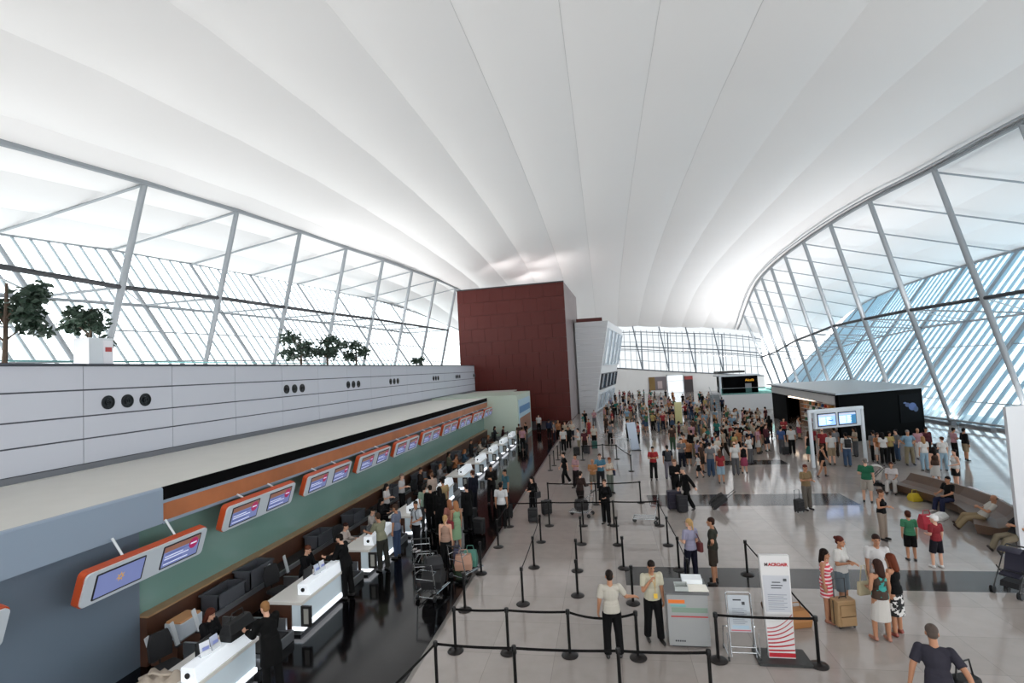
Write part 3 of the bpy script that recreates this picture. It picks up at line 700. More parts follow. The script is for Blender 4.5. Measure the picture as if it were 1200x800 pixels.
# flight information stand
IA, IB = Vector((10.85, 30.42, 0)), Vector((14.05, 31.8, 0)); ia = (IB-IA).normalized(); inn = ia.cross(up).normalized()
if inn.y > 0: inn = -inn
e = tag(empty('information_stand', (IA+IB)/2), 'white gate-shaped stand with two blue flight screens near the kiosk', 'sign')
for p, lx in ((IA, 0), (IB, 0)):
    m = MB(); m.bar(p, p+up*3.0, .16, .16, (1, 0, 0)); part('post', m, M_dispw, e, True, bevel=.03)
m = MB(); m.bar(IA+up*3.02-ia*.08, IB+up*3.02+ia*.08, .18, .18); part('top_beam', m, M_dispw, e, True, bevel=.04)
m = MB(); m.bar(IA+ia*.25+up*2.5, IB-ia*.15+up*2.5, .16, .9); hs = part('screen_housing', m, M_dispw, e, True, bevel=.03)
for k in range(2):
    a = .42+k*1.36; c0 = IA+ia*a+inn*.08; c1 = IA+ia*(a+1.22)+inn*.08
    m = MB(); m.prism([c0+up*2.16, c1+up*2.16, c1+up*2.88, c0+up*2.88], inn*.02); f = part('screen_frame', m, M_black, hs, True)
    m = MB()
    def rc(u0, u1, z0, z1, n, mi): m.prism([c0+ia*u0+up*z0+inn*n, c0+ia*u1+up*z0+inn*n, c0+ia*u1+up*z1+inn*n, c0+ia*u0+up*z1+inn*n], inn*.003, mi)
    rc(.05, 1.17, 2.22, 2.82, .021, 0); rc(.06, 1.16, 2.72, 2.81, .025, 1)
    for r in range(6): rc(.08, .5, 2.63-r*.07, 2.66-r*.07, .025, 2); rc(.58, .8 if r % 2 else .9, 2.63-r*.07, 2.66-r*.07, .025, 2)
    if k: rc(.86, 1.16, 2.23, 2.7, .027, 3)
    else: rc(.7, 1.0, 2.45, 2.5, .027, 3)
    part('screen', m, [mat('info_blue', '8fb4f0', .3, emit='8fb4f4', estr=1.0), mat('info_grey', 'b0b4b8', .3, emit='b8bcc0', estr=.8), mat('info_white', 'e8f0ff', .3, emit='e8f2ff', estr=1.3), mat('info_teal', '2c6c94', .3, emit='2f7098', estr=.8)], hs, True)
# far raised cafe platform with black box and orange lettering
e = tag(empty('cafe_platform', (16.5, 68, 0)), 'white raised platform with glass railing, in front of the far window', 'platform')
m = MB(); m.box(13.7, 19.6, 65, 72, 0, 1.85); part('plinth_wall', m, mat('platform_white', 'd5d5d6', .45), e, True)
m = MB(); m.box(13.7, 19.6, 65.02, 65.05, 1.85, 2.6); part('glass_railing', m, glass_mat('teal_glass', (.55, .78, .74), .08), e, True)
m = MB(); m.tube((13.7, 65.03, 2.62), (19.6, 65.03, 2.62), .03, seg=6); part('handrail', m, M_steel, e, True)
m = MB()
for k in range(9): m.box(12.7-k*.0, 13.7, 64-.3*k+2.6, 64.3-.3*k+2.6, 0, 1.85-.2*k)
part('steps', m, mat('step_grey', '8a9094', .5), e, True)
m = MB(); m.path([(12.7, 66.8, 2.8), (12.7, 64, 1.0)], .03, 6); m.path([(13.68, 66.8, 2.8), (13.68, 64, 1.0)], .03, 6); part('stair_rail', m, M_steel, e, True)
e = tag(empty('cafe_box', (16.6, 69, 1.85)), 'far black cafe box with orange lettering above the white platform', 'kiosk')
m = MB(); m.box(14.6, 18.7, 68, 71.5, 1.85, 3.95); part('body', m, M_kb, e, True)
m = MB(); m.box(14.2, 18.9, 67.6, 71.8, 3.95, 4.1); part('roof', m, M_dispw, e, True)
m = MB(); m.box(14.2, 17.4, 68.5, 71, 4.35, 4.6); part('sign_board', m, M_black, e, True)
m = MB(); m.box(17.2, 17.9, 67.85, 68, 1.9, 3.0); part('menu_board', m, mat('menu_grey', '7c7c80', .5), e, True)
text_obj('lettering', 'Alcafé', .42, mat('orange_letters', 'd89a2c', .4, emit='e8a830', estr=.9), e, (17.75-16.6, 67.98-69, 3.4-1.85), (pi/2, 0, 0))
m = MB(); m.box(14.1, 14.35, 67.6, 67.85, 1.85, 3.95); part('column', m, M_dispw, e, True)

# far doorway, posters, yellow pillar sign
e = tag(empty('poster', (10, 107.8, 0)), 'far brown and grey poster on the white end wall', 'poster')
m = MB(); m.box(8.9, 12.3, 107.75, 107.95, .6, 3.3); part('board', m, mat('poster_grey', '6d6468', .5), e, True)
m = MB(); m.box(8.95, 10.1, 107.72, 107.75, .65, 3.25); m.box(10.6, 11.5, 107.72, 107.75, .9, 2.4, 1); part('print', m, [mat('poster_ochre', '7a6030', .5), mat('poster_pale', 'b0a0a0', .5)], e, True)
e = tag(empty('exit_opening', (13.8, 107.8, 0)), 'bright glazed exit opening in the far white wall', 'doorway')
m = MB(); m.box(12.5, 15.6, 107.7, 107.9, .05, 3.4); part('pane', m, mat('daylight_pane', 'f4fafc', .3, emit='f4fbff', estr=.8), e, True)
m = MB(); m.box(12.4, 12.6, 107.6, 107.95, 0, 3.6); m.box(15.5, 15.7, 107.6, 107.95, 0, 3.6); m.box(12.4, 15.7, 107.6, 107.95, 3.4, 3.6); m.box(12.4, 15.7, 107.62, 107.7, 2.3, 2.42); part('frame', m, M_steelL, e, True)
e = tag(empty('shop_booth', (16.6, 107.6, 0)), 'dark red and black shop front beside the bright exit', 'shop')
m = MB(); m.box(15.8, 17.4, 107.4, 107.95, 0, 3.2); part('dark_wall', m, mat('shop_dark', '2a2022', .4), e, True)
m = MB(); m.box(15.9, 17.4, 107.3, 107.4, 2.5, 3.2); part('red_sign', m, mat('shop_red', '8a2a26', .4), e, True)
e = tag(empty('pillar_sign', (7, 52, 0)), 'pale yellow upright pillar sign standing in the crowd', 'sign')
m = MB(); m.box(6.55, 7.2, 51.9, 52.2, .05, 2.2); part('panel', m, mat('pale_yellow', 'c9c48e', .45), e, True, bevel=.02)
m = MB(); m.box(6.45, 7.3, 51.7, 52.4, 0, .05); part('base', m, M_steelB, e, True)
m = MB(); m.box(6.6, 7.15, 51.88, 51.9, .1, .2); part('dark_band', m, M_dark, e, True)
# advert on the side of the end block
e = tag(empty('advert_panel', (-7.5, 47.8, 0)), 'tall blue and brown advert on the end of the desk block', 'poster')
m = MB(); m.box(-7.55, -7.5, 44.6, 51.2, .3, 3.5); part('board', m, mat('advert_pale', 'a9c6d6', .4), e, True)
m = MB(); m.box(-7.5, -7.49, 44.7, 51.1, 2.3, 2.9); m.box(-7.5, -7.49, 44.7, 51.1, .4, 1.9, 1); part('print', m, [mat('advert_blue', '3d78a8', .4), mat('advert_brown', '8a5c44', .4)], e, True)
# white display block cut by the right edge
e = tag(empty('display_wall', (10.6, 15.6, 0)), 'tall white free-standing panel cut off by the right edge', 'panel')
dw = at(1197, 650, z=0); ex = Vector((3.0, 1.4, 0)); th = Vector((.02, .15, 0))
e.location = dw
m = MB(); q = dw+up*.06; m.prism([q, q+ex, q+ex+up*4.2, q+up*4.2], th); part('panel', m, mat('panel_white', 'c6c8cc', .4), e, True)
m = MB(); m.prism([dw, dw+ex*1.03, dw+ex*1.03+up*.06, dw+up*.06], th*1.2); part('base', m, M_steelB, e, True)
# ================================================================ QUEUE POSTS
M_post = mat('post_black', '080707', .4, 0, .25); M_base = mat('base_dark', '1c1817', .4, 0, .3); M_tape = mat('black_tape', '060505', .8, 0, .2)
def lathe_mesh(nm, prof, m, seg=20):
    b = MB(); b.lathe(prof, seg); return b.mesh(nm, m, True)
ME_base = lathe_mesh('base', [(.175, 0), (.18, .012), (.165, .03), (.09, .045), (.04, .06)], M_base, 28)
ME_post = lathe_mesh('post', [(.032, .05), (.032, .86)], M_post, 14)
ME_head = lathe_mesh('head', [(.036, .86), (.046, .865), (.046, .945), (.04, .955)], M_post, 14)
POSTS = {}
def inst(name, me, parent, loc=(0, 0, 0)):
    o = bpy.data.objects.new(name, me); COL.objects.link(o); o.parent = parent; o.location = loc; return o
def post(key, foot=None, top=None, xy=None, label=''):
    p = at(*foot, z=0) if foot else at(*top, z=.94) if top else Vector((*xy, 0))
    e = tag(empty('queue_post', (p.x, p.y, 0)), label, 'queue post', 'black belt posts of the queue lanes')
    inst('base', ME_base, e); inst('pole', ME_post, e); inst('head', ME_head, e); POSTS[key] = e
def tape(a, b, sag=.03):
    A_, B_ = POSTS[a], POSTS[b]; d = B_.location-A_.location; m = MB(); n = 8
    pts = [d*(k/n)+Vector((0, 0, .905-4*sag*(k/n)*(1-k/n))) for k in range(n+1)]
    for p, q in zip(pts, pts[1:]): m.bar(p, q, .006, .05)
    part('belt', m, M_tape, A_)
ql = {
 'f0': (None, (510, 752), 'front row queue post at the bottom edge, leftmost of the nearest row'),
 'f1': (None, (602, 757), 'front row queue post at the bottom edge, second from the left'),
 'f2': (None, (724, 760), 'front row queue post at the bottom edge, in front of the officer seen from behind'),
 'f3': (None, (830, 762), 'front row queue post at the bottom edge, in front of the grey podium'),
 'g0': ((534, 763), None, 'second row queue post, leftmost, beside the black floor'),
 'g1': ((596, 765), None, 'second row queue post, second from the left'),
 'g2': ((668, 768), None, 'second row queue post just left of the cream-shirted officer'),
 'g3': ((748, 771), None, 'queue post under the hand of the cream-shirted officer'),
 'h0': ((842, 774), None, 'queue post between the grey podium and the wheeled notice frame'),
 'h1': ((960, 780), None, 'queue post right of the white airline banner'),
 'a0': ((564, 672), None, 'queue post beside the loaded luggage trolley on the black floor edge'),
 'a1': ((545, 715), None, 'queue post standing in front of the loaded luggage trolley'),
 'a2': ((584, 641), None, 'queue post just in front of the white-shirted man at the floor edge'),
 'a3': ((597, 617), None, 'queue post at the feet of the white-shirted man'),
 'b0': ((613, 708), None, 'third row queue post, left of the middle lane, nearest of its line'),
 'b1': ((626, 665), None, 'queue post second from the front in the lane left of centre'),
 'b2': ((634, 635), None, 'queue post third from the front in the lane left of centre'),
 'b3': ((644, 616), None, 'queue post beside the black trolley case of the dark-haired woman'),
 'c0': ((677, 698), None, 'central lane queue post, nearest of its line'),
 'c1': ((676.5, 669), None, 'central lane queue post, second of its line'),
 'c2': ((681.5, 637.6), None, 'central lane queue post, third of its line'),
 'c3': ((683.6, 616), None, 'central lane queue post by the trolley with the woman in brown'),
 'd0': ((742, 707), None, 'queue post directly behind the cream-shirted officer'),
 'd1': ((731, 666), None, 'queue post at the left tip of the grey floor band'),
 'd2': ((724, 638.4), None, 'queue post in front of the dark-suited person standing in the lane'),
 'd3': ((720, 616), None, 'queue post right beside the dark-suited person in the lane'),
 'e0': ((773, 616), None, 'queue post at the right end of the long crossing belt, beside the empty trolley'),
 'e1': ((783, 639), None, 'queue post below the empty trolley, on the slanting right lane'),
 'e2': ((796, 667.4), None, 'queue post left of the woman in the lavender top'),
 'e3': ((808, 698), None, 'queue post right behind the grey podium'),
 'i0': ((876, 673), None, 'queue post alone on the grey floor band, right of the couple'),
 'i1': (None, (911, 672), 'queue post hidden behind the white airline banner'),
 'r0': ((699, 591), None, 'queue post of the far crossing belt, by the blue-shirted man'),
 'r1': ((751, 589), None, 'queue post at the right end of the far crossing belt'),
 'r2': ((643, 590), None, 'queue post of the far crossing belt, right of the woman with black cases'),
 's0': ((645, 551), None, 'far lane queue post by the black floor edge, nearest of four'),
 's1': ((649.5, 545.4), None, 'far lane queue post by the black floor edge, second of four'),
 's2': ((654, 538.7), None, 'far lane queue post by the black floor edge, third of four'),
 's3': ((657, 533), None, 'far lane queue post by the black floor edge, farthest of four'),
 's4': ((683, 539), None, 'far queue post in front of the white-shirted pair'),
 's5': ((707, 537), None, 'far queue post at the left end of the steel barrier'),
 's6': ((723, 538), None, 'far queue post at the middle of the steel barrier'),
 's7': ((740, 552), None, 'far queue post at the foot of the slanting white banner stand'),
}
for k, (f, t, lb) in ql.items(): post(k, f, t, None, lb)
p0 = POSTS['f0'].location; post('fx', xy=(p0.x-.5, p0.y-2.2), label='front queue post below the picture, nearest the camera')
for a, b, s in (('fx','f0',.03),('f0','f1',.02),('f1','f2',.02),('f2','f3',.02),('g0','g1',.02),('g1','g2',.02),('g2','g3',.12),('h0','h1',.02),('a2','a3',.03),('b0','b1',.04),('b1','b2',.04),
                ('a3','b3',.02),('b3','c3',.02),('c3','d3',.02),('d3','e0',.02),('r2','r0',.02),('r0','r1',.02),('e0','e1',.03),('e1','e2',.03),('e2','e3',.03),('i0','i1',.05),('i1','h1',.03),('s4','s5',.03),('s5','s6',.03),('s6','s7',.05)):
    tape(a, b, s)

# ================================================================ PODIUM, NOTICE FRAME, BANNER
e = tag(empty('podium', (1.45, 11.95, 0)), 'grey boarding podium with orange and red stripes beside the officers', 'podium')
M_pod = mat('podium_grey', '9b9d9d', .35, .2)
m = MB(); m.box(1.03, 1.88, 11.72, 12.25, .04, 1.12); part('body', m, M_pod, e, True, bevel=.01)
m = MB(); m.box(1.1, 1.82, 11.78, 12.2, 0, .04); part('plinth', m, M_dark, e, True)
m = MB(); m.prism([(1.0, 11.68, 1.12), (1.91, 11.68, 1.12), (1.91, 12.3, 1.2), (1.0, 12.3, 1.2)], (0, 0, .03)); part('top', m, mat('podium_top', '5f6062', .4), e, True)
for nm, z0, z1, x0, x1, c in (('orange_stripe', .93, 1.0, 1.06, 1.4, 'd8702c'), ('teal_stripe', .86, .9, 1.1, 1.42, '6fa8a4'), ('green_stripe', .74, .84, 1.12, 1.86, '7d9284'), ('red_stripe', .64, .665, 1.1, 1.86, 'b03a3a')):
    m = MB(); m.box(x0, x1, 11.712, 11.722, z0, z1); part(nm, m, mat(nm, c, .4), e, True)
m = MB()
for k in range(5): m.box(1.16+k*.045, 1.19+k*.045, 11.712, 11.72, .13, .16)
part('small_mark', m, M_dark, e, True)
e = tag(empty('paper_stack', (1.62, 12.1, 1.2)), 'white box and papers lying on the grey podium', 'papers')
m = MB(); m.prism([(1.42, 12.02, 1.205), (1.84, 12.02, 1.205), (1.84, 12.26, 1.235), (1.42, 12.26, 1.235)], (0, 0, .1)); part('box', m, mat('paper_white', 'dfe3e6', .6), e, True)
m = MB(); m.prism([(1.5, 11.75, 1.165), (1.92, 11.75, 1.165), (1.9, 12.0, 1.2), (1.48, 12.0, 1.2)], (0, 0, .02)); part('sheet', m, mat('paper_cream', 'e6e2d8', .6), e, True)
e = tag(empty('plastic_tray', (1.36, 11.86, 1.18)), 'small clear plastic tray on the left of the grey podium', 'tray')
m = MB(); m.box(1.22, 1.5, 11.74, 11.98, 1.17, 1.19); m.box(1.22, 1.5, 11.74, 11.76, 1.19, 1.26); m.box(1.22, 1.5, 11.96, 11.98, 1.19, 1.28); m.box(1.22, 1.24, 11.76, 11.96, 1.19, 1.27); m.box(1.48, 1.5, 11.76, 11.96, 1.19, 1.27); part('tray', m, mat('clear_tray', 'a9aeac', .2), e, True, bevel=.004)

e = tag(empty('notice_frame', (2.4, 11.45, 0)), 'wheeled steel frame holding a printed notice, left of the banner', 'notice stand')
M_chr = mat('chrome', 'b5b8ba', .2, .9)
m = MB()
for x in (2.2, 2.68): m.path([(x, 11.3, .08), (x, 11.42, .6), (x, 11.5, 1.24)], .014, 6)
m.path([(2.2, 11.5, 1.24), (2.22, 11.5, 1.28), (2.66, 11.5, 1.28), (2.68, 11.5, 1.24)], .014, 6); m.tube((2.2, 11.31, .16), (2.68, 11.31, .16), .012, seg=6); m.tube((2.2, 11.33, .26), (2.68, 11.33, .26), .01, seg=6)
for x in (2.14, 2.74): m.path([(x, 11.78, .08), (x, 11.7, .5), (x+.03*(1 if x < 2.4 else -1), 11.44, .62)], .013, 6); m.path([(x, 11.3, .55), (x, 11.28, .1), (x, 11.75, .1)], .013, 6)
part('frame', m, M_chr, e, True, True)
m = MB(); m.prism([(2.23, 11.415, .52), (2.65, 11.415, .52), (2.65, 11.49, 1.22), (2.23, 11.49, 1.22)], (0, .012, 0)); nb = part('notice_board', m, mat('notice_grey', 'aab0b6', .35), e, True)
m = MB()
def nl(u0, u1, v, t=.012, mi=0):
    f = lambda z: 11.415+(z-.52)*.107-.003
    m.prism([(2.23+u0, f(v), v), (2.23+u1, f(v), v), (2.23+u1, f(v+t), v+t), (2.23+u0, f(v+t), v+t)], (0, -.002, 0), mi)
nl(.1, .26, 1.12, .025); nl(.27, .33, 1.04, .06)
for k in range(9): nl(.07, .3+.05*(k % 2), .96-k*.035, .01, 1)
nl(.05, .37, .585, .06, 2); nl(.02, .4, .54, .02, 3)
part('print', m, [M_dark, mat('print_mid', '7a8088', .5), mat('print_blue', '9ab0c0', .5), mat('print_red', 'b05058', .5)], nb, True)
for x in (2.14, 2.74):
    for y in (11.29, 11.77):
        m = MB(); m.tube((x-.015, y, .04), (x+.015, y, .04), .04, seg=12); part('castor', m, M_black, e, True)

e = tag(empty('airline_banner', (3.2, 11.45, 0)), 'tall white airline banner with red curved stripes on a dark base', 'banner')
m = MB(); m.rbox(2.68, 3.68, 11.15, 11.75, 0, .05, .03); part('base', m, mat('banner_base', '2b2c2c', .5), e, True)
BF = lambda z: 11.38+.03*z
m = MB(); m.prism([(2.93, BF(.05), .05), (3.43, BF(.05), .05), (3.47, BF(2.05), 2.05), (2.9, BF(2.05), 2.05)], (0, .1, 0)); part('panel', m, mat('banner_white', 'c9c8c8', .35), e, True)
m = MB(); m.prism([(2.95, BF(.52)-.004, .95), (3.42, BF(.52)-.004, .95), (3.44, BF(1.66)-.004, 1.66), (2.93, BF(1.66)-.004, 1.66)], (0, .02, 0)); ins = part('notice_sheet', m, mat('sheet_grey', 'b2b4ba', .4), e, True)
m = MB()
def bl(x0, x1, z, t=.014, mi=0): m.prism([(x0, BF(z)-.018, z), (x1, BF(z)-.018, z), (x1, BF(z+t)-.018, z+t), (x0, BF(z+t)-.018, z+t)], (0, .012, 0), mi)
bl(3.1, 3.26, 1.52); bl(3.08, 3.3, 1.46); bl(3.08, 3.27, 1.41); bl(3.32, 3.38, 1.55, .05)
for k in range(8): bl(3.0, 3.36-.06*(k % 2), 1.28-k*.04, .009, 1)
part('print', m, [mat('print_dark', '3c3f44', .5), MATS['print_mid']], ins, True)
m = MB()
for k in range(7):   # red stripes sweeping up to the right
    z0 = .18+k*.072; pts_l = []; pts_u = []
    for j in range(13):
        u = j/12; zz = z0+(.015+.045*k)*u**2.2; w = .018*(1-.25*u)+.006*(6-k)*.4
        x = 2.935+u*.495; pts_l.append((x, BF(zz)-.006, zz)); pts_u.append((x, BF(zz)-.006, zz+w))
    m = MB()
    for j in range(12): m.prism([pts_l[j], pts_l[j+1], pts_u[j+1], pts_u[j]], (0, .008, 0))
    part('red_stripe', m, mat('banner_red', 'a8202c', .4), e, True)
m = MB(); m.prism([(2.935, BF(.06)-.006, .07), (3.43, BF(.06)-.006, .07), (3.43, BF(.17)-.006, .15), (2.935, BF(.17)-.006, .15)], (0, .008, 0))
part('red_base_band', m, mat('banner_red', 'a8202c', .4), e, True)
text_obj('lettering', 'M', .085, mat('letter_dark', '3a2228', .4), e, (2.985-3.2, BF(1.87)-.004-11.45, 1.87), (pi/2, 0, 0), 'LEFT', .002, .004)
text_obj('lettering', 'ACROAIR', .085, MATS['banner_red'], e, (3.06-3.2, BF(1.87)-.004-11.45, 1.87), (pi/2, 0, 0), 'LEFT', .002, .004)

# slanting white banner stand by the far queue and steel barrier
e = tag(empty('banner_stand', (1.8, 37.6, 0)), 'leaning bluish white banner stand at the far end of the queue', 'banner')
m = MB(); m.prism([(1.55, 37.6, .05), (2.15, 37.9, .05), (1.95, 38.1, 1.95), (1.35, 37.8, 1.95)], (.03, -.05, 0)); part('panel', m, mat('banner_blueish', 'b9c4d4', .35), e, True)
m = MB(); m.box(1.45, 2.25, 37.4, 38.2, 0, .05); part('base', m, M_dark, e, True)
e = tag(empty('steel_barrier', (.9, 36.5, 0)), 'low steel crowd barrier beside the leaning banner stand', 'barrier')
m = MB(); m.path([(.2, 36.4, 0), (.2, 36.4, 1.05), (1.5, 36.0, 1.05), (1.5, 36.0, 0)], .025, 6); m.tube((.2, 36.4, .3), (1.5, 36, .3), .02, seg=6); part('frame', m, M_chr, e, True)
m = MB()
for k in range(1, 9): p = lerp(Vector((.2, 36.4, .3)), Vector((1.5, 36.0, .3)), k/9); m.tube(p, p+Vector((0, 0, .75)), .01, seg=5)
part('bars', m, M_chr, e, True)

# ================================================================ BENCHES
e = tag(empty('lounge_bench', (12.5, 22.2, 0)), 'long brown sculpted wooden bench by the right glass wall', 'bench')
M_bw = mat('bench_brown', '4c3422', .45, noise=.2, nscale=2)
pl = [Vector((12.3, 25.2, 0)), Vector((12.55, 24.0, 0)), Vector((12.75, 22.6, 0)), Vector((12.7, 21.2, 0)), Vector((12.35, 19.8, 0)), Vector((11.8, 18.8, 0))]
m = MB(); sec = []
for i, p in enumerate(pl):
    d = (pl[min(i+1, 5)]-pl[max(i-1, 0)]).normalized(); s_ = Vector((-d.y, d.x, 0))
    if s_.x < 0: s_ = -s_
    sec.append([p-s_*.42+up*.12, p-s_*.48+up*.42, p+s_*.1+up*.36, p+s_*.38+up*.46, p+s_*.62+up*.74, p+s_*.72+up*.74, p+s_*.5+up*.12])
n_ = 7; vs = [q for s_ in sec for q in s_]
fs = [(i*n_+k, i*n_+(k+1) % n_, (i+1)*n_+(k+1) % n_, (i+1)*n_+k) for i in range(5) for k in range(n_)]+[tuple(range(n_)), tuple(reversed(range(5*n_, 6*n_)))]
m.add(vs, fs); part('seat', m, M_bw, e, True)
for p in (pl[0], pl[2], pl[4]):
    m = MB(); m.box(p.x-.3, p.x+.4, p.y-.05+(-.1 if p is pl[0] else 0), p.y+.05, 0, .14); part('leg', m, M_dark, e, True)
e = tag(empty('white_lounger', (13.9, 23.0, 0)), 'low white lounge seat behind the long brown bench', 'bench')
m = MB(); m.prism([(13.55, 22.1, .3), (14.2, 22.0, .3), (14.4, 24.0, .3), (13.75, 24.2, .3)], (0, 0, .13)); part('seat', m, mat('lounger_white', 'd8ccce', .4), e, True, bevel=.03)
for x, y in ((13.75, 22.3), (14.1, 22.3), (13.9, 23.8), (14.25, 23.8)):
    m = MB(); m.tube((x, y, 0), (x, y, .31), .03, seg=8); part('leg', m, M_chr, e, True)

# ================================================================ LUGGAGE
def suitcase(loc, rz, w, h, d, c, label, hand=.35, tilt=0, soft=True, cat='suitcase'):
    e = tag(empty('suitcase', loc, rz), label, cat, None)
    if tilt: e.rotation_euler = (tilt, 0, rz)
    M = mat('case_'+c, c, .65 if soft else .35)
    b = MB(); b.rbox(-w/2, w/2, -d/2, d/2, .06, h, .05); part('body', b, M, e, bevel=.02)
    b = MB(); b.rbox(-w*.38, w*.38, -d/2-.035, -d/2, .12, h*.45, .02); b.rbox(-w*.38, w*.38, -d/2-.03, -d/2, h*.5, h*.85, .02); part('front_pocket', b, M, e, bevel=.008)
    b = MB(); b.box(-w/2-.004, w/2+.004, -.012, .012, .08, h-.03); b.path([(-.09, 0, h), (-.07, 0, h+.035), (.07, 0, h+.035), (.09, 0, h)], .012, 6); part('piping', b, M_black, e)
    if hand:
        b = MB(); b.path([(-w*.3, d*.3, h-.02), (-w*.3, d*.3, h+hand), (w*.3, d*.3, h+hand), (w*.3, d*.3, h-.02)], .012, 6); part('pull_handle', b, M_dark, e)
    for sx in (-1, 1):
        b = MB(); b.tube((sx*w*.36-.015, d*.3, .035), (sx*w*.36+.015, d*.3, .035), .035, seg=10); b.tube((sx*w*.36-.012, -d*.3, .035), (sx*w*.36+.012, -d*.3, .035), .03, seg=8); part('wheel', b, M_black, e)
    return e
def gp(x, y): p = at(x, y, z=0); return (p.x, p.y, 0)
suitcase(gp(990, 734), .25, .46, .62, .27, '9a7c58', 'tan upright suitcase with extended handle beside the girl in the striped dress', .4)
suitcase(gp(937, 600), .4, .36, .5, .22, '17171a', 'small black trolley case beside the man in the tan shirt', .35)
suitcase(gp(625, 612), 0, .38, .56, .25, '141416', 'black trolley case at the feet of the dark-haired woman by the floor edge', .4)
suitcase(gp(641, 603), .6, .42, .6, .25, '1a1a1c', 'black case standing right of the woman in black', .0)
suitcase(gp(791, 597), .1, .56, .78, .34, '1f1a2c', 'large dark purple suitcase in front of the two suited men', .0)
suitcase(gp(800, 600), .1, .42, .7, .3, '16151c', 'dark case half hidden behind the large purple suitcase', .0)
sc_ = suitcase((4.0, 22.5, .08), -pi/2, .44, .72, .3, '121213', 'black case tilted and pulled by the walking man in the suit', .45, tilt=0)
sc_.rotation_euler = (math.radians(-52), 0, -pi/2)
suitcase(gp(921, 533), .3, .36, .5, .24, '202022', 'black bag on the floor beside the blue-shirted man in the hall', 0)
for x, y, c, lb in ((562, 626, '131315', 'black case beside the suited man at the counters'), (553, 612, '18181b', 'black case behind the suited man at the counters'), (676, 534, '151516', 'black case by the white-shirted staff at the far queue'), (688, 532, '2a2a2e', 'dark grey case by the white-shirted staff at the far queue'),
                    (697, 526, '1c4a44', 'green case standing in the far queue'), (1100, 532, '222226', 'dark case beside the woman in white at the kiosk wall'), (595, 607, '151515', 'black case leaning at the white-shirted man by the floor edge')):
    suitcase(gp(x, y), rnd.uniform(-.6, .6), .42, .6, .26, c, lb, .0)
def cart(loc, rz, label):
    e = tag(empty('luggage_trolley', loc, rz), label, 'trolley', 'steel luggage trolleys')
    b = MB(); b.path([(-.28, .45, .2), (-.3, -.35, .2), (-.27, -.5, 1.0), (.27, -.5, 1.0), (.3, -.35, .2), (.28, .45, .2), (-.28, .45, .2)], .018, 6); part('frame', b, M_chr, e, smooth=True)
    b = MB()
    for k in range(5): b.tube((-.24+k*.12, -.36, .22), (-.24+k*.12, .44, .2), .012, seg=5)
    part('platform', b, M_chr, e)
    b = MB(); b.path([(-.27, -.47, .72), (-.25, -.22, .74), (.25, -.22, .74), (.27, -.47, .72)], .012, 6); b.path([(-.26, -.44, .58), (.26, -.44, .58)], .01, 6); part('basket', b, M_chr, e)
    b = MB(); b.tube((-.25, -.52, 1.0), (.25, -.52, 1.0), .025, seg=8); part('handle', b, M_rub, e)
    for x, y in ((-.27, -.38), (.27, -.38), (0, .42)):
        b = MB(); b.tube((x-.02, y, .08), (x+.02, y, .08), .08, seg=12); part('wheel', b, M_black, e)
    b = MB(); b.tube((-.3, -.38, .09), (.3, -.38, .09), .015, seg=6); part('axle', b, M_chr, e)
    b = MB(); b.tube((0, .42, .1), (0, .44, .21), .018, seg=6); part('fork', b, M_chr, e)
    return e
cart(gp(757, 612), 1.45, 'empty steel luggage trolley right of the dark-suited person')
cart(gp(682, 604), 1.3, 'steel luggage trolley with a dark bag, pushed by the woman in brown')
cart(gp(547, 674), -.5, 'steel luggage trolley loaded with a pink box, on the black floor')
cart(gp(508, 697), -.2, 'steel luggage trolley loaded with black bags, nearest on the black floor')
cart(gp(497, 662), .2, 'steel luggage trolley in front of the people in black at the counters')
def bag(loc, rz, w, h, d, c, label, strap=True, nm='bag', cat='bag'):
    e = tag(empty(nm, loc, rz), label, cat)
    b = MB(); k = [(-w/2, -d/2), (w/2, -d/2), (w/2, d/2), (-w/2, d/2)]
    vs = [(x, y, 0) for x, y in k]+[(x*1.06, y*1.15, h*.45) for x, y in k]+[(x*.92, y*.55, h) for x, y in k]
    fs = [(3,2,1,0), (8,9,10,11)]+[(i, (i+1) % 4, (i+1) % 4+4, i+4) for i in range(4)]+[(i+4, (i+1) % 4+4, (i+1) % 4+8, i+8) for i in range(4)]
    b.add(vs, fs); part('body', b, mat('bag_'+c, c, .7), e, bevel=.02)
    if strap: b = MB(); b.path([(-w*.3, 0, h*.95), (-w*.22, 0, h+.14), (w*.22, 0, h+.14), (w*.3, 0, h*.95)], .012, 6); part('strap', b, mat('strap_'+c, c, .6), e)
    return e
t = at(547, 674, z=0)
bag((t.x-.05, t.y-.1, .24), .2, .5, .42, .36, 'a8806c', 'pink box-shaped bag on the loaded luggage trolley')
bag((t.x+.1, t.y+.15, .24), .1, .4, .46, .3, '467a6c', 'teal green bag on the loaded luggage trolley, behind the pink one')
bag((t.x-.3, t.y+.1, .24), .4, .22, .6, .4, '2c2c44', 'navy bag at the left of the loaded luggage trolley')
t = at(508, 697, z=0)
bag((t.x, t.y+.05, .24), .1, .55, .5, .6, '101012', 'black bag on the nearest luggage trolley')
bag((t.x+.05, t.y-.02, .76), .5, .45, .3, .4, '1c1c20', 'second black bag, lying on top of the black bag on the trolley')
t = at(682, 604, z=0)
bag((t.x, t.y+.05, .24), .3, .5, .42, .4, '181415', 'dark bag on the trolley of the woman in brown')
bag((-7.62, 9.5, 1.06), 1.5, .62, .34, .26, '0d0d0f', 'black handbag lying on the nearest check-in counter', True, 'handbag', 'handbag')
bag(gp(462, 645), .4, .42, .4, .24, 'b08a68', 'tan carrier bag on the floor before the third counter')
bag(gp(476, 617), .2, .36, .45, .2, 'c9a9a0', 'pale pink bag on the floor beside the youth in white')
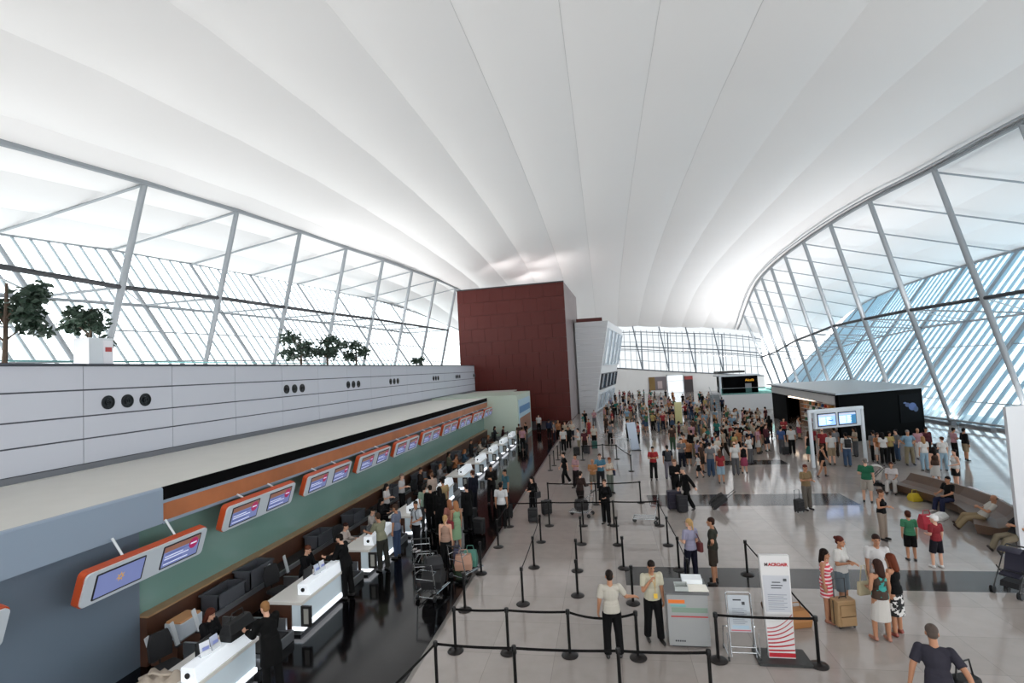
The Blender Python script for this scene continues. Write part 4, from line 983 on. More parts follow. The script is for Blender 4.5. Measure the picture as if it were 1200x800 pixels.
bag((12.05, 23.5, 0), .2, .4, .3, .3, 'b8a020', 'yellow bag on the floor in front of the long brown bench')
bag((11.5, 21.0, 0), .7, .5, .22, .34, 'd0cfcc', 'white bag lying on the floor before the long brown bench', False)
bag((10.5, 19.9, 0), .1, .42, .48, .3, 'a82838', 'red and white bag on the floor beside the woman in the black top')
bag((3.95, 12.9, 0), .3, .5, .35, .4, '9a6a3c', 'tan bag on the floor behind the white airline banner')
bag((3.75, 13.6, 0), .5, .5, .28, .4, '5a4030', 'brown bag behind the tan bag, right of the banner')
# brochures on the first two counters
def brochure(x, y, z, rz, c, label):
    e = tag(empty('brochure_holder', (x, y, z), rz), label, 'brochure holder', 'brochure holders on the counters')
    b = MB(); b.prism([(-.09, 0, 0), (.09, 0, 0), (.09, .05, .24), (-.09, .05, .24)], (0, .012, 0)); part('sheet', b, mat('leaflet_'+c, c, .4), e)
    b = MB(); b.box(-.1, .1, -.02, .1, 0, .012); b.prism([(-.1, -.02, .012), (.1, -.02, .012), (.1, .0, .09), (-.1, .0, .09)], (0, .006, 0)); part('holder', b, mat('clear_acrylic', 'c8ccd0', .1), e)
    b = MB(); b.box(-.06, .06, -.004, .0, .1, .16); part('print', b, MATS['screen_blue'], e)
brochure(-7.7, 8.75, 1.06, 1.2, 'd8dce4', 'white brochure holder on the nearest counter, left one'); brochure(-7.7, 9.0, 1.06, 1.5, 'c2cae0', 'white brochure holder on the nearest counter, right one')
brochure(-7.7, 12.6, 1.06, 1.4, 'c4ccdc', 'brochure holder on the second counter, left one'); brochure(-7.7, 12.85, 1.06, 1.4, 'dadde2', 'brochure holder on the second counter, right one')
# crumpled tan coat and white box behind the nearest counter
e = tag(empty('grey_coat', (-8.3, 8.3, .8)), 'crumpled beige coat lying on the nearest counter', 'coat')
b = MB(); r2 = random.Random(5); vs = []; nx, ny = 12, 9
for i in range(nx):
    for j in range(ny):
        x = (i/(nx-1)-.5)*.75; y = (j/(ny-1)-.5)*.6; edge = min(i, j, nx-1-i, ny-1-j); z = .008+(.09+.05*math.sin(i*1.7+j*.9)+.04*r2.random())*min(1, edge/2)
        vs.append((x+.02*r2.random(), y+.02*r2.random(), z))
b.add(vs, [(i*ny+j, (i+1)*ny+j, (i+1)*ny+j+1, i*ny+j+1) for i in range(nx-1) for j in range(ny-1)]); part('cloth', b, mat('coat_beige', 'a89c8e', .85), e, smooth='all')
b = MB(); b.path([(-.3, -.1, .1), (-.1, .0, .17), (.1, -.05, .16), (.25, .1, .1)], .03, 6); part('sleeve', b, mat('coat_beige', 'a89c8e', .85), e, smooth='all')
e = tag(empty('printer', (-9.75, 10.45, .55)), 'white box-shaped printer with orange lid at the start of the conveyor', 'printer')
b = MB(); b.rbox(-.22, .22, -.32, .32, 0, .34, .04); part('body', b, mat('printer_white', 'b9c0c8', .4), e, bevel=.02)
b = MB(); b.rbox(-.2, .2, -.3, .3, .34, .38, .04); part('lid', b, mat('printer_lid', 'c08a5c', .4), e, bevel=.01)
# stroller at the right edge
def stroller(loc, rz, c, label):
    e = tag(empty('stroller', loc, rz), label, 'stroller')
    K = mat('stroller_'+c, c, .7)
    b = MB()
    for s in (-.24, .24): b.path([(s, -.5, 1.02), (s, -.4, .98), (s, .38, .12)], .014, 6); b.path([(s, .12, .62), (s, -.35, .12)], .014, 6)
    b.tube((-.24, -.5, 1.02), (.24, -.5, 1.02), .02, seg=6); b.tube((-.24, .0, .5), (.24, .0, .5), .012, seg=6); part('frame', b, M_black, e, smooth=True)
    b = MB(); b.prism([(-.2, -.25, .45), (-.2, .15, .4), (-.2, .2, .44), (-.2, -.12, .5), (-.2, -.32, .95), (-.2, -.37, .93)], (.4, 0, 0)); part('seat', b, K, e, bevel=.01)
    b = MB(); n = 7; vs = []
    for k in range(n):
        t = .5+k/(n-1)*1.7
        for s in (-.22, .22): vs.append((s, -.12-.34*math.cos(t)*-1*-1, .72+.34*math.sin(t)))
    b.add(vs, [(2*k, 2*k+1, 2*k+3, 2*k+2) for k in range(n-1)]); o = part('canopy', b, K, e, smooth=True)
    sd = o.modifiers.new('s', 'SOLIDIFY'); sd.thickness = .015
    for x, y in ((-.26, .38), (.26, .38), (-.26, -.35), (.26, -.35)):
        b = MB()
        for q in (-.03, .03): b.tube((x+q-.012, y, .085), (x+q+.012, y, .085), .085, seg=14)
        part('wheel', b, M_black, e)
    b = MB(); b.prism([(-.18, -.3, .16), (-.18, .2, .16), (-.2, .2, .3), (-.2, -.3, .3)], (.36, 0, 0)); part('basket', b, mat('basket_black', '17171a', .8), e)
stroller(gp(1188, 694), 2.2, '1c1a2c', 'dark navy baby stroller cut by the right edge')
stroller((11.55, 25.6, 0), 1.2, 'b8b4ae', 'light grey and red baby stroller beside the seated woman')
stroller((12.6, 18.3, 0), .4, '1a1b1f', 'black baby stroller behind the reclining man')

# ================================================================ PLANTS ON THE MEZZANINE
def tree(loc, h, cr, n, seed, label, rx=1.0, crz=.6):
    e = tag(empty('potted_tree', loc), label, 'tree')
    q = random.Random(seed)
    b = MB(); b.path([(0, 0, .4), (.05, .02, h*.4), (.0, .08, h*.8)], [.09, .07, .04], 7)
    tips = []
    for k in range(9):
        a = q.uniform(0, 2*pi); z = h*q.uniform(.45, .75); l = cr*q.uniform(.5, .9); t = (math.cos(a)*l*rx, math.sin(a)*l, min(h, z+l*crz*q.uniform(.2, 1))); b.path([(0, .03, z*.9), ((t[0])*.5, t[1]*.5, (z+t[2])/2), t], [.035, .022, .01], 5); tips.append(t)
    part('trunk', b, mat('bark', '4a3c30', .8), e, smooth=True)
    b = MB(); b.lathe([(.28, 0), (.36, .5), (.38, .52), (.33, .53), (.3, .46)], 16); part('pot', b, mat('pot_grey', '8a8a88', .5), e, smooth=True)
    b = MB()
    for k in range(n):
        t = q.choice(tips); r = cr*.5*q.random()**.6
        u, v = q.uniform(-1, 1), q.uniform(0, 2*pi); s_ = math.sqrt(1-u*u)
        c = Vector((t[0]+r*s_*math.cos(v)*rx, t[1]+r*s_*math.sin(v), t[2]+r*u*.8))
        d = Vector((q.uniform(-1, 1), q.uniform(-1, 1), q.uniform(-.9, .4))).normalized(); w = d.cross(Vector((q.uniform(-1, 1), q.uniform(-1, 1), q.uniform(-1, 1)))).normalized(); L = q.uniform(.16, .32); W_ = L*.34
        fold = d.cross(w)*W_*.35
        b.add([c, c+d*L*.45+w*W_+fold, c+d*L, c+d*L*.45-w*W_+fold], [(0, 1, 2), (0, 2, 3)])
    part('foliage', b, mat('leaf_green', '23382a', .6, noise=.35, nscale=1.3), e)
    return e
tr = [(4, 425, -19.0, 4.9, .95, 900, 1, 'dark leafy tree at the left edge behind the parapet'), (104, 425, -19.5, 4.3, .8, 650, 2, 'rounded dark leafy tree behind the parapet, beside the white cabinet'),
      (352, 427, -18.5, 3.6, 1.05, 700, 3, 'leafy tree behind the parapet, left of three far ones'), (383, 427, -18.5, 3.9, 1.0, 700, 4, 'leafy tree behind the parapet, middle of three far ones'), (417, 428, -18.5, 3.5, .95, 650, 5, 'leafy tree behind the parapet, right of three far ones'),
      (488, 429, -18.5, 2.4, .7, 250, 6, 'small dark plant far behind the parapet')]
for px, py, X_, h, cr, n, sd_, lb in tr:
    p = at(px, py, X=X_); tree((X_, p.y, 5.9), h, cr, n, sd_, lb)
p = at(110, 420, X=-16.6)
e = tag(empty('white_cabinet', (-16.6, p.y, 5.9)), 'white upright cabinet standing behind the parapet between trees', 'cabinet')
b = MB(); b.box(-.3, .3, -.42, .42, 0, 2.0); part('body', b, M_steelL, e, bevel=.01)
b = MB(); b.box(.3, .315, .06, .4, .1, 1.92); part('door', b, M_white, e)
b = MB(); b.box(.316, .33, .12, .34, 1.55, 1.7); part('warning_label', b, mat('label_red', 'b04848', .5), e, label='small red label')

# ================================================================ PEOPLE
V3 = Vector
_sph = []
def _unit_sphere(nu=14, nv=9):
    vs = [(0, 0, 1)]
    for i in range(1, nv):
        t = pi*i/nv
        for j in range(nu): vs.append((math.sin(t)*math.cos(2*pi*j/nu), math.sin(t)*math.sin(2*pi*j/nu), math.cos(t)))
    vs.append((0, 0, -1)); fs = []
    for j in range(nu): fs.append((0, 1+j, 1+(j+1) % nu))
    for i in range(nv-2):
        for j in range(nu):
            a = 1+i*nu+j; b = 1+i*nu+(j+1) % nu; fs.append((a, a+nu, b+nu, b))
    o = 1+(nv-2)*nu
    for j in range(nu): fs.append((o+j, len(vs)-1, o+(j+1) % nu))
    return vs, fs
SPH = _unit_sphere()
class Blob:
    """overlapping closed volumes that are fused into one continuous surface"""
    def __init__(s): s.v = []; s.f = []
    def _add(s, vs, fs):
        n = len(s.v); s.v += vs; s.f += [tuple(i+n for i in f) for f in fs]
    def ell(s, c, r, M=None):
        c = V3(c); vs = []
        for v in SPH[0]:
            p = V3((v[0]*r[0], v[1]*r[1], v[2]*r[2])); p = (M @ p if M is not None else p)+c; vs.append(tuple(p))
        s._add(vs, SPH[1])
    def cap(s, p, q, r0, r1, flat0=False, flat1=False, ex=1.0):
        p = V3(p); q = V3(q); d = (q-p).normalized(); ref = V3((0, 1, 0)) if abs(d.y) < .9 else V3((1, 0, 0))
        a = ref.cross(d).normalized(); b = d.cross(a).normalized(); nu = 14; rings = []
        if not flat0:
            for t in (80, 50, 25): t = math.radians(t); rings.append((p-d*r0*math.sin(t), r0*math.cos(t)))
        rings += [(p, r0), (q, r1)]
        if not flat1:
            for t in (25, 50, 80): t = math.radians(t); rings.append((q+d*r1*math.sin(t), r1*math.cos(t)))
        vs = []
        for c, r in rings:
            for j in range(nu): t = 2*pi*j/nu; vs.append(tuple(c+(a*math.cos(t)*ex+b*math.sin(t))*r))
        n = len(rings); fs = [(i*nu+j, i*nu+(j+1) % nu, (i+1)*nu+(j+1) % nu, (i+1)*nu+j) for i in range(n-1) for j in range(nu)]
        fs += [tuple(reversed(range(nu))), tuple(range((n-1)*nu, n*nu))]
        s._add(vs, fs)
    def bake(s, name, voxel, smooth=4, classify=None):
        me = bpy.data.meshes.new('tmp'); me.from_pydata(s.v, [], s.f); me.update()
        o = bpy.data.objects.new('tmp', me); COL.objects.link(o)
        r = o.modifiers.new('r', 'REMESH'); r.mode = 'VOXEL'; r.voxel_size = voxel
        if smooth: m = o.modifiers.new('s', 'SMOOTH'); m.factor = .5; m.iterations = smooth
        dg = bpy.context.evaluated_depsgraph_get(); ev = o.evaluated_get(dg)
        out = bpy.data.meshes.new_from_object(ev); out.name = name
        bpy.data.objects.remove(o); bpy.data.meshes.remove(me)
        out.materials.clear()
        out.polygons.foreach_set('use_smooth', [True]*len(out.polygons)); out.update()
        return out
DN = V3((0, 0, -1))
def d_(x, y, z): return V3((x, y, z)).normalized()
ST = (d_(.1, 0, -1), d_(.04, -.12, -1))           # hanging arm: (upper, fore); x is outward, -y is forward
LG = (d_(.03, -.02, -1), d_(.01, .03, -1))
POSE = {
 'stand': dict(lean=0, aL=ST, aR=ST, lL=LG, lR=LG),
 'relaxed': dict(lean=-2, aL=(d_(.2, .1, -1), d_(-.35, -.8, -.25)), aR=(d_(.15, .05, -1), d_(.05, -.2, -1)), lL=(d_(.1, -.12, -1), d_(.03, .02, -1)), lR=(d_(.04, .02, -1), d_(0, .04, -1)), turn=18),
 'hips': dict(lean=-2, aL=(d_(.6, .2, -.8), d_(-.6, -.2, -.42)), aR=(d_(.55, .2, -.8), d_(-.6, -.2, -.45)), lL=(d_(.12, 0, -1), d_(.05, .03, -1)), lR=(d_(.1, 0, -1), d_(.05, .03, -1))),
 'folded': dict(lean=-2, aL=(d_(.2, -.12, -1), d_(-.85, -.55, .12)), aR=(d_(.2, -.12, -1), d_(-.8, -.6, .02)), lL=LG, lR=(d_(.1, -.05, -1), d_(.04, .02, -1))),
 'walk': dict(lean=3, aL=(d_(.1, .3, -1), d_(.05, .05, -1)), aR=(d_(.1, -.3, -1), d_(.02, -.6, -.9)), lL=(d_(.02, -.42, -1), d_(.0, .02, -1)), lR=(d_(.02, .25, -1), d_(.0, .55, -1))),
 'reach': dict(lean=13, aL=(d_(.15, -.6, -.8), d_(-.1, -1, .02)), aR=(d_(.12, -.5, -.8), d_(-.15, -1, -.05)), lL=LG, lR=(d_(.05, .12, -1), d_(.02, .1, -1))),
 'face': dict(lean=2, aL=(d_(.12, .05, -1), d_(.04, -.15, -1)), aR=(d_(.18, -.45, -.9), d_(-.55, -.28, .85)), lL=(d_(.06, -.06, -1), d_(.03, .02, -1)), lR=(d_(.05, .12, -1), d_(.02, .2, -1)), nod=14),
 'post': dict(lean=2, aL=(d_(.2, .0, -1), d_(.1, -.4, -1)), aR=(d_(.5, -.25, -.8), d_(.75, -.55, -.25)), lL=(d_(.07, 0, -1), d_(.02, .03, -1)), lR=(d_(.07, 0, -1), d_(.02, .03, -1))),
 'pull': dict(lean=5, aL=(d_(.1, .55, -.85), d_(.05, .5, -.85)), aR=(d_(.1, -.2, -1), d_(0, -.5, -.9)), lL=(d_(.02, -.4, -1), d_(0, .02, -1)), lR=(d_(.02, .3, -1), d_(0, .5, -1))),
 'push': dict(lean=9, aL=(d_(.12, -.35, -.9), d_(-.05, -1, -.15)), aR=(d_(.12, -.35, -.9), d_(-.05, -1, -.15)), lL=(d_(.02, -.3, -1), d_(0, .1, -1)), lR=(d_(.02, .15, -1), d_(0, .45, -1))),
 'hold': dict(lean=0, aL=(d_(.14, -.05, -1), d_(-.4, -.85, .1)), aR=(d_(.14, -.05, -1), d_(-.35, -.9, .25)), lL=LG, lR=(d_(.08, -.06, -1), d_(.02, .02, -1)), nod=8),
 'sit': dict(lean=-4, aL=(d_(.12, -.3, -1), d_(-.15, -.9, -.25)), aR=(d_(.12, -.3, -1), d_(-.15, -.9, -.25)), lL=(d_(.12, -1, -.02), d_(.02, -.12, -1)), lR=(d_(.1, -1, -.02), d_(.02, -.2, -1))),
 'type': dict(lean=6, aL=(d_(.12, -.45, -.9), d_(-.2, -.95, .05)), aR=(d_(.12, -.45, -.9), d_(-.2, -.95, .05)), lL=(d_(.12, -1, -.02), d_(.02, .1, -1)), lR=(d_(.1, -1, -.02), d_(.02, .15, -1)), nod=14),
 'recline': dict(lean=-38, aL=(d_(.3, -.15, -1), d_(-.6, -.75, -.1)), aR=(d_(.3, -.1, -1), d_(-.7, -.7, -.2)), lL=(d_(.1, -.98, -.12), d_(.05, -.62, -.75)), lR=(d_(.08, -.98, .0), d_(.02, -.5, -.85)), nod=22),
 'stoop': dict(lean=24, aL=(d_(.35, -.1, -.9), d_(.2, -.3, -.9)), aR=(d_(.45, .2, -.8), d_(.3, .1, -.9)), lL=(d_(.06, -.2, -1), d_(.02, .1, -1)), lR=(d_(.04, .15, -1), d_(.02, .2, -1)), nod=5),
}
HIPX, HIPZ = .09, .92
def skeleton(pose, sex, kid=False):
    P_ = POSE[pose]; f = sex == 'f'; J = {}
    lean = math.radians(P_['lean']); turn = math.radians(P_.get('turn', 0)); nod = math.radians(P_.get('nod', 3))
    R = Matrix.Rotation(lean, 3, 'X')       # + leans forward (towards -y)
    J['R'] = R; hip = V3((0, 0, HIPZ)); J['hip'] = hip
    up_ = lambda x, y, z: hip+R @ V3((x, y, z-HIPZ))
    J['up'] = up_
    sx = .165 if f else .185
    for s, k in ((1, 'L'), (-1, 'R')):
        sh = up_(s*sx, .0, 1.425); a, b = P_['a'+k]
        fx = lambda v: V3((v.x*s, v.y, v.z))
        el = sh+R @ fx(a)*.285; fd = (R @ fx(b)) if pose not in ('type', 'sit', 'reach', 'push', 'pull') else fx(b); wr = el+fd*.245
        J['sh'+k], J['el'+k], J['wr'+k], J['fd'+k] = sh, el, wr, fd
        h = hip+V3((s*HIPX, 0, -.02)); t, u = P_['l'+k]; kn = h+fx(t)*.42; an = kn+fx(u)*.40
        J['h'+k], J['kn'+k], J['an'+k] = h, kn, an
        sd = fx(u); ft = V3((s*.12, -1, 0)).normalized() if sd.z < -.55 else V3((s*.1, -.7, .7)).normalized()
        if pose in ('walk', 'pull', 'push') and k == 'R': ft = V3((0, -.75, -.66)).normalized()
        if pose == 'recline': ft = V3((s*.15, -.55, .8)).normalized()
        J['ft'+k] = ft
    J['neck'] = up_(0, .005, 1.47)
    HR = Matrix.Rotation(turn, 3, 'Z') @ Matrix.Rotation(nod+lean*(.35 if P_['lean'] < -20 else .6), 3, 'X'); J['HR'] = HR
    J['head'] = up_(0, -.012, 1.545)+HR @ V3((0, -.012, .09))
    zmin = min(J['anL'].z, J['anR'].z)-.075
    J['dz'] = -zmin
    J['kid'] = kid
    return J
def hand(b, w, fd, s, r, near):
    """palm and five fingers that curl"""
    fd = V3(fd).normalized(); side = V3((s, 0, 0)); side = (side-fd*side.dot(fd)); side = side.normalized() if side.length > .2 else V3((0, 1, 0))
    nrm = fd.cross(side).normalized()          # back-to-palm axis
    thumb_dir = V3((0, -1, 0)); thumb_dir = thumb_dir-fd*thumb_dir.dot(fd)
    if thumb_dir.length < .3: thumb_dir = -side
    thumb_dir.normalize(); inw = fd.cross(thumb_dir).normalized()
    if inw.dot(side) > 0: inw = -inw
    b.cap(w, w+fd*.03, .027*r, .03*r)
    pc = w+fd*.06; M = Matrix((thumb_dir, inw, fd)).transposed(); b.ell(pc, (.042*r, .019*r, .05*r), M)
    if near:
        for k, L in enumerate((.075, .085, .08, .062)):
            o = thumb_dir*(.033-.022*k)*r; p0 = w+fd*.095+o; p1 = p0+(fd*.85+inw*.35)*L*.5; p2 = p1+(fd*.5+inw*.8).normalized()*L*.5
            b.cap(w+fd*.07+o, p0, .0105*r, .0105*r); b.cap(p0, p1, .0105*r, .0095*r); b.cap(p1, p2, .0095*r, .0085*r)
        t0 = w+fd*.035+thumb_dir*.03; t1 = t0+(fd*.6+thumb_dir*.75).normalized()*.035; t2 = t1+(fd*.9+inw*.35).normalized()*.032
        b.cap(t0, t1, .0135*r, .0115*r); b.cap(t1, t2, .0115*r, .0095*r)
    else: b.ell(w+fd*.12+inw*.01, (.034*r, .018*r, .045*r), M); b.cap(w+fd*.04+thumb_dir*.03, w+fd*.085+thumb_dir*.052, .014, .011)
def body_blob(J, sex, near):
    b = Blob(); f = sex == 'f'; up_, R = J['up'], J['R']
    hs = 1.22 if J['kid'] else 1.0
    H, HR = J['head'], J['HR']
    b.ell(H+HR @ V3((0, .012, .02))*hs, (.076*hs, .094*hs, .1*hs), HR); b.ell(H+HR @ V3((0, -.018, -.045))*hs, (.06*hs, .07*hs, .075*hs), HR)   # skull, jaw
    if near:
        b.cap(H+HR @ V3((0, -.09, .01))*hs, H+HR @ V3((0, -.108, -.028))*hs, .009, .014); b.ell(H+HR @ V3((0, -.074, -.098))*hs, (.024, .02, .02), HR)
        for s in (-1, 1): b.ell(H+HR @ V3((s*.078, .012, -.012))*hs, (.012, .02, .032), HR)
    b.cap(up_(0, .012, 1.42), H+HR @ V3((0, .015, -.06)), .058 if not f else .05, .052 if not f else .045)
    w = .93 if f else 1
    b.ell(up_(0, .0, 1.29), (.155*w, .105, .19), R); b.ell(up_(0, 0, 1.08), (.132*w, .098, .17), R); b.ell(up_(0, .005, .95), (.16, .112, .13), R)
    b.cap(up_(-.13*w, .005, 1.40), up_(.13*w, .005, 1.40), .068, .068)
    if f:
        for s in (-1, 1): b.ell(up_(s*.07, -.085, 1.255), (.06, .05, .06), R)
    q = .9 if f else 1
    for k, s in (('L', 1), ('R', -1)):
        b.cap(J['sh'+k], J['el'+k], .056*q, .042*q); b.cap(J['el'+k], J['wr'+k], .042*q, .028*q)
        hand(b, J['wr'+k], J['fd'+k], s, q, near)
        b.cap(J['h'+k], J['kn'+k], .09, .058); b.cap(J['kn'+k], lerp(J['kn'+k], J['an'+k], .4), .056, .054); b.cap(lerp(J['kn'+k], J['an'+k], .4), J['an'+k], .054, .038)
        an, ft = J['an'+k], J['ft'+k]; b.cap(an+V3((0, .02, -.03)), an+ft*.14+V3((0, 0, -.04)), .036, .03); 
    return b
def shift_me(me, dz): me.transform(Matrix.Translation((0, 0, dz))); return me
def top_blob(J, sex, kind):
    b = Blob(); f = sex == 'f'; up_, R = J['up'], J['R']; w = .93 if f else 1; e = {'jacket': .03, 'coat': .03}.get(kind, .017)
    b.ell(up_(0, 0, 1.285), (.155*w+e, .105+e, .178+e*.4), R); b.ell(up_(0, 0, 1.09), (.137*w+e+(.012 if kind != 'tank' else 0), .1+e, .165), R)
    lo = .86 if kind in ('jacket', 'coat') else .93
    b.cap(up_(0, .004, 1.08), up_(0, .004, lo), .112+e, .128+e, True, True, 1.3 if not f else 1.26)
    if f:
        for s in (-1, 1): b.ell(up_(s*.07, -.085, 1.255), (.06+e, .05+e, .06+e), R)
    if kind == 'coat': b.cap(up_(0, .004, .9), J['hip']+V3((0, .01, -.32)), .13+e, .15+e, True, True, 1.28)
    if kind == 'tank':
        for s in (-1, 1): b.cap(up_(s*.085, -.04, 1.3), up_(s*.095, .0, 1.455), .05, .03); b.cap(up_(s*.085, .05, 1.3), up_(s*.095, .01, 1.455), .05, .03)
        return b
    b.cap(up_(-.12*w, .005, 1.40), up_(.12*w, .005, 1.40), .066+e*.5, .066+e*.5)
    for k in 'LR':
        sh, el, wr = J['sh'+k], J['el'+k], J['wr'+k]
        if kind in ('tee', 'polo'): b.cap(sh, lerp(sh, el, .74), .055+e*.6, .055+e*.9, False, True)
        else: b.cap(sh, el, .056+e*.8, .046+e*.9); b.cap(el, lerp(el, wr, .97), .046+e*.9, .034+e*.7, False, True)
    return b
def bottom_blob(J, sex, kind):
    b = Blob(); up_, R = J['up'], J['R']; hip = J['hip']
    if kind in ('trousers', 'shorts', 'jeans'):
        e = .012 if kind == 'jeans' else .018
        b.ell(up_(0, .006, .955), (.163+e*.6, .115+e, .125), R); b.cap(up_(0, .004, 1.03), up_(0, .004, .95), .105+e, .12+e, True, False, 1.25)
        for k in 'LR':
            h, kn, an = J['h'+k], J['kn'+k], J['an'+k]
            if kind == 'shorts': b.cap(h, lerp(h, kn, .93), .094+e, .085+e, False, True)
            else: b.cap(h, kn, .092+e, .064+e); b.cap(kn, lerp(kn, an, .97), .064+e, .052+e+(.01 if kind == 'trousers' else 0), False, True)
    else:
        L = {'skirt': .46, 'mini': .3, 'dress': .5, 'long': .78}[kind]
        b.ell(up_(0, .006, .96), (.168, .122, .12), R)
        kn = (J['knL']+J['knR'])/2; d = (kn-hip).normalized()
        b.cap(up_(0, .004, 1.04), hip+V3((0, 0, -.04)), .105, .135, True, True, 1.26); b.cap(hip+V3((0, 0, -.03)), hip+d*L, .135, .165 if kind != 'mini' else .15, True, True, 1.28)
    return b
def hair_blob(J, kind):
    b = Blob(); H, HR = J['head'], J['HR']; hs = 1.22 if J['kid'] else 1.0
    E = lambda c, r: b.ell(H+HR @ V3(c)*hs, tuple(v*hs for v in r), HR)
    if kind == 'short': E((0, .022, .045), (.083, .1, .088)); E((0, .05, -.02), (.07, .062, .06))
    elif kind == 'bald': E((0, .05, -.0), (.079, .062, .045))
    elif kind == 'cap': E((0, .012, .062), (.088, .104, .075)); b.ell(H+HR @ V3((0, -.105, .052))*hs, (.065*hs, .07*hs, .012*hs), HR); E((0, .05, .0), (.078, .064, .05))
    elif kind == 'bun': E((0, .024, .04), (.085, .1, .09)); E((0, .12, .05), (.042, .042, .042)); E((0, .06, -.02), (.07, .055, .06))
    elif kind == 'tail': E((0, .024, .04), (.085, .1, .09)); E((0, .055, -.02), (.072, .06, .06)); b.cap(H+HR @ V3((0, .11, .03))*hs, H+HR @ V3((0, .13, -.17))*hs, .035, .016)
    else:
        E((0, .024, .04), (.09, .104, .094)); b.cap(H+HR @ V3((0, .05, .0))*hs, H+HR @ V3((0, .085, -.2))*hs, .078, .066, ex=1.15)
        for s in (-1, 1): b.cap(H+HR @ V3((s*.062, .02, .0))*hs, H+HR @ V3((s*.078, .025, -.15))*hs, .036, .026)
    return b
CACHE = {}
def cached(key, fn):
    if key not in CACHE: CACHE[key] = fn()
    return CACHE[key]
def cloth(c):
    v = hexc(c); g = .3*v[0]+.55*v[1]+.15*v[2]
    return mat('cloth_'+c, tuple((.74 if g > .02 else .45)*(.82*a+.18*g) for a in v), .85, 0, .2)
SKIN = {'l': 'c79a82', 'm': 'a5765a', 'd': '7a5240'}
M_skin = {k: mat('skin_'+k, v, .5, 0, .35) for k, v in SKIN.items()}
def feet_mask(me, J):
    """sole area gets the shoe material on the far figures"""
    me.materials.append(None); me.materials.append(None)
    an = [J['anL'], J['anR']]; ft = [J['ftL'], J['ftR']]
    n = len(me.polygons); c = np.empty(n*3); me.polygons.foreach_get('center', c); c = c.reshape(-1, 3); mi = np.zeros(n, int)
    for a, f in zip(an, ft):
        ctr = np.array(a+f*.06+V3((0, 0, -.04))); mi[(np.linalg.norm(c-ctr, axis=1) < .125)] = 1
    me.polygons.foreach_set('material_index', mi); me.update()
    return me
N_PEOPLE = [0]
def person(x, y, rz, H, label, top='tee', tc='ffffff', bot='trousers', bc='202024', hair='short', hc='1c1512', sex='m', pose='stand', skin='l', near=False, shoe='1a1716', kid=False, z=0, group=None, plan=None):
    J = cached(('J', pose, sex, kid), lambda: skeleton(pose, sex, kid)); lod = 'n' if near else 'f'; vx = .0105 if near else .021; dz = J['dz']
    def mk(nm, fn, v=vx, sm=4): return cached((nm, pose, sex, kid, lod), lambda: shift_me(fn().bake(nm, v, sm), dz))
    def mkbody():
        me = body_blob(J, sex, near).bake('person', vx, 3 if near else 2); feet_mask(me, J); return shift_me(me, dz)
    me = cached(('body', pose, sex, kid, lod), mkbody)
    o = bpy.data.objects.new('person', me); COL.objects.link(o); o.location = (x, y, z); o.rotation_euler = (0, 0, rz); s = H/1.735; o.scale = (s, s, s)
    def setm(ob, i, m):
        ob.material_slots[i].link = 'OBJECT'; ob.material_slots[i].material = m
    setm(o, 0, M_skin[skin]); setm(o, 1, M_skin[skin] if near else mat('shoe_'+shoe, shoe, .5))
    tag(o, label, 'person', group)
    def child(nm, me_, m):
        c = bpy.data.objects.new(nm, me_); COL.objects.link(c); c.parent = o
        if not me_.materials: me_.materials.append(None)
        setm(c, 0, m); return c
    if hair: child('cap' if hair == 'cap' else 'hair', mk('hair_'+hair, lambda: hair_blob(J, hair), vx*.8, 3), mat('hair_'+hc, hc, .65, 0, .12))
    if bot == 'dress': child('skirt', mk('bot_dress', lambda: bottom_blob(J, sex, 'dress')), cloth(bc))
    else: child('skirt' if bot in ('skirt', 'mini', 'long') else 'shorts' if bot == 'shorts' else 'trousers', mk('bot_'+bot, lambda: bottom_blob(J, sex, bot)), cloth(bc) if not hasattr(bc, 'name') else bc)
    child({'jacket': 'jacket', 'coat': 'coat', 'tank': 'tank_top'}.get(top, 'shirt'), mk('top_'+top, lambda: top_blob(J, sex, top)), cloth(tc) if not hasattr(tc, 'name') else tc)
    if near:
        for k in 'LR':
            def shoe_me(k=k):
                b = Blob(); a, f = J['an'+k], J['ft'+k]; b.cap(a+V3((0, .025, -.035)), a+f*.15+V3((0, 0, -.043)), .042, .036); b.cap(a+V3((0, .01, -.02)), a+V3((0, .01, .02)), .044, .042, False, True); return b
            child('shoe', mk('shoe'+k, shoe_me, .011, 3), mat('shoe_'+shoe, shoe, .5))
        H_, HR = J['head'], J['HR']; hs = 1.22 if kid else 1.0
        def eye(sx_):
            b = MB(); r = .0105*hs; c = H_+HR @ V3((sx_*.032, -.083, .008))*hs
            b.add([tuple(c+HR @ V3((v[0]*r*1.3, v[1]*r*.6, v[2]*r*.8))) for v in SPH[0]], SPH[1]); me_ = b.mesh('eye', mat('eye_dark', '1a1210', .3), 'all'); return shift_me(me_, dz)
        def mouth():
            b = MB(); c = H_+HR @ V3((0, -.087, -.062))*hs
            b.add([tuple(c+HR @ V3((v[0]*.022, v[1]*.008, v[2]*.007))) for v in SPH[0]], SPH[1]); return shift_me(b.mesh('mouth', mat('lips', '8a4a42', .5), 'all'), dz)
        for sx_ in (-1, 1): inst('eye', cached(('eye', sx_, pose, sex, kid), lambda: eye(sx_)), o)
        inst('mouth', cached(('mouth', pose, sex, kid), mouth), o)
        def brow():
            b = MB()
            for sx_ in (-1, 1):
                c = H_+HR @ V3((sx_*.032, -.086, .028))*hs; b.add([tuple(c+HR @ V3((v[0]*.02, v[1]*.006, v[2]*.004))) for v in SPH[0]], SPH[1])
            return shift_me(b.mesh('eyebrows', mat('brow', '2a1d16', .7), 'all'), dz)
        inst('eyebrows', cached(('brow', pose, sex, kid), brow), o)
    N_PEOPLE[0] += 1
    return o
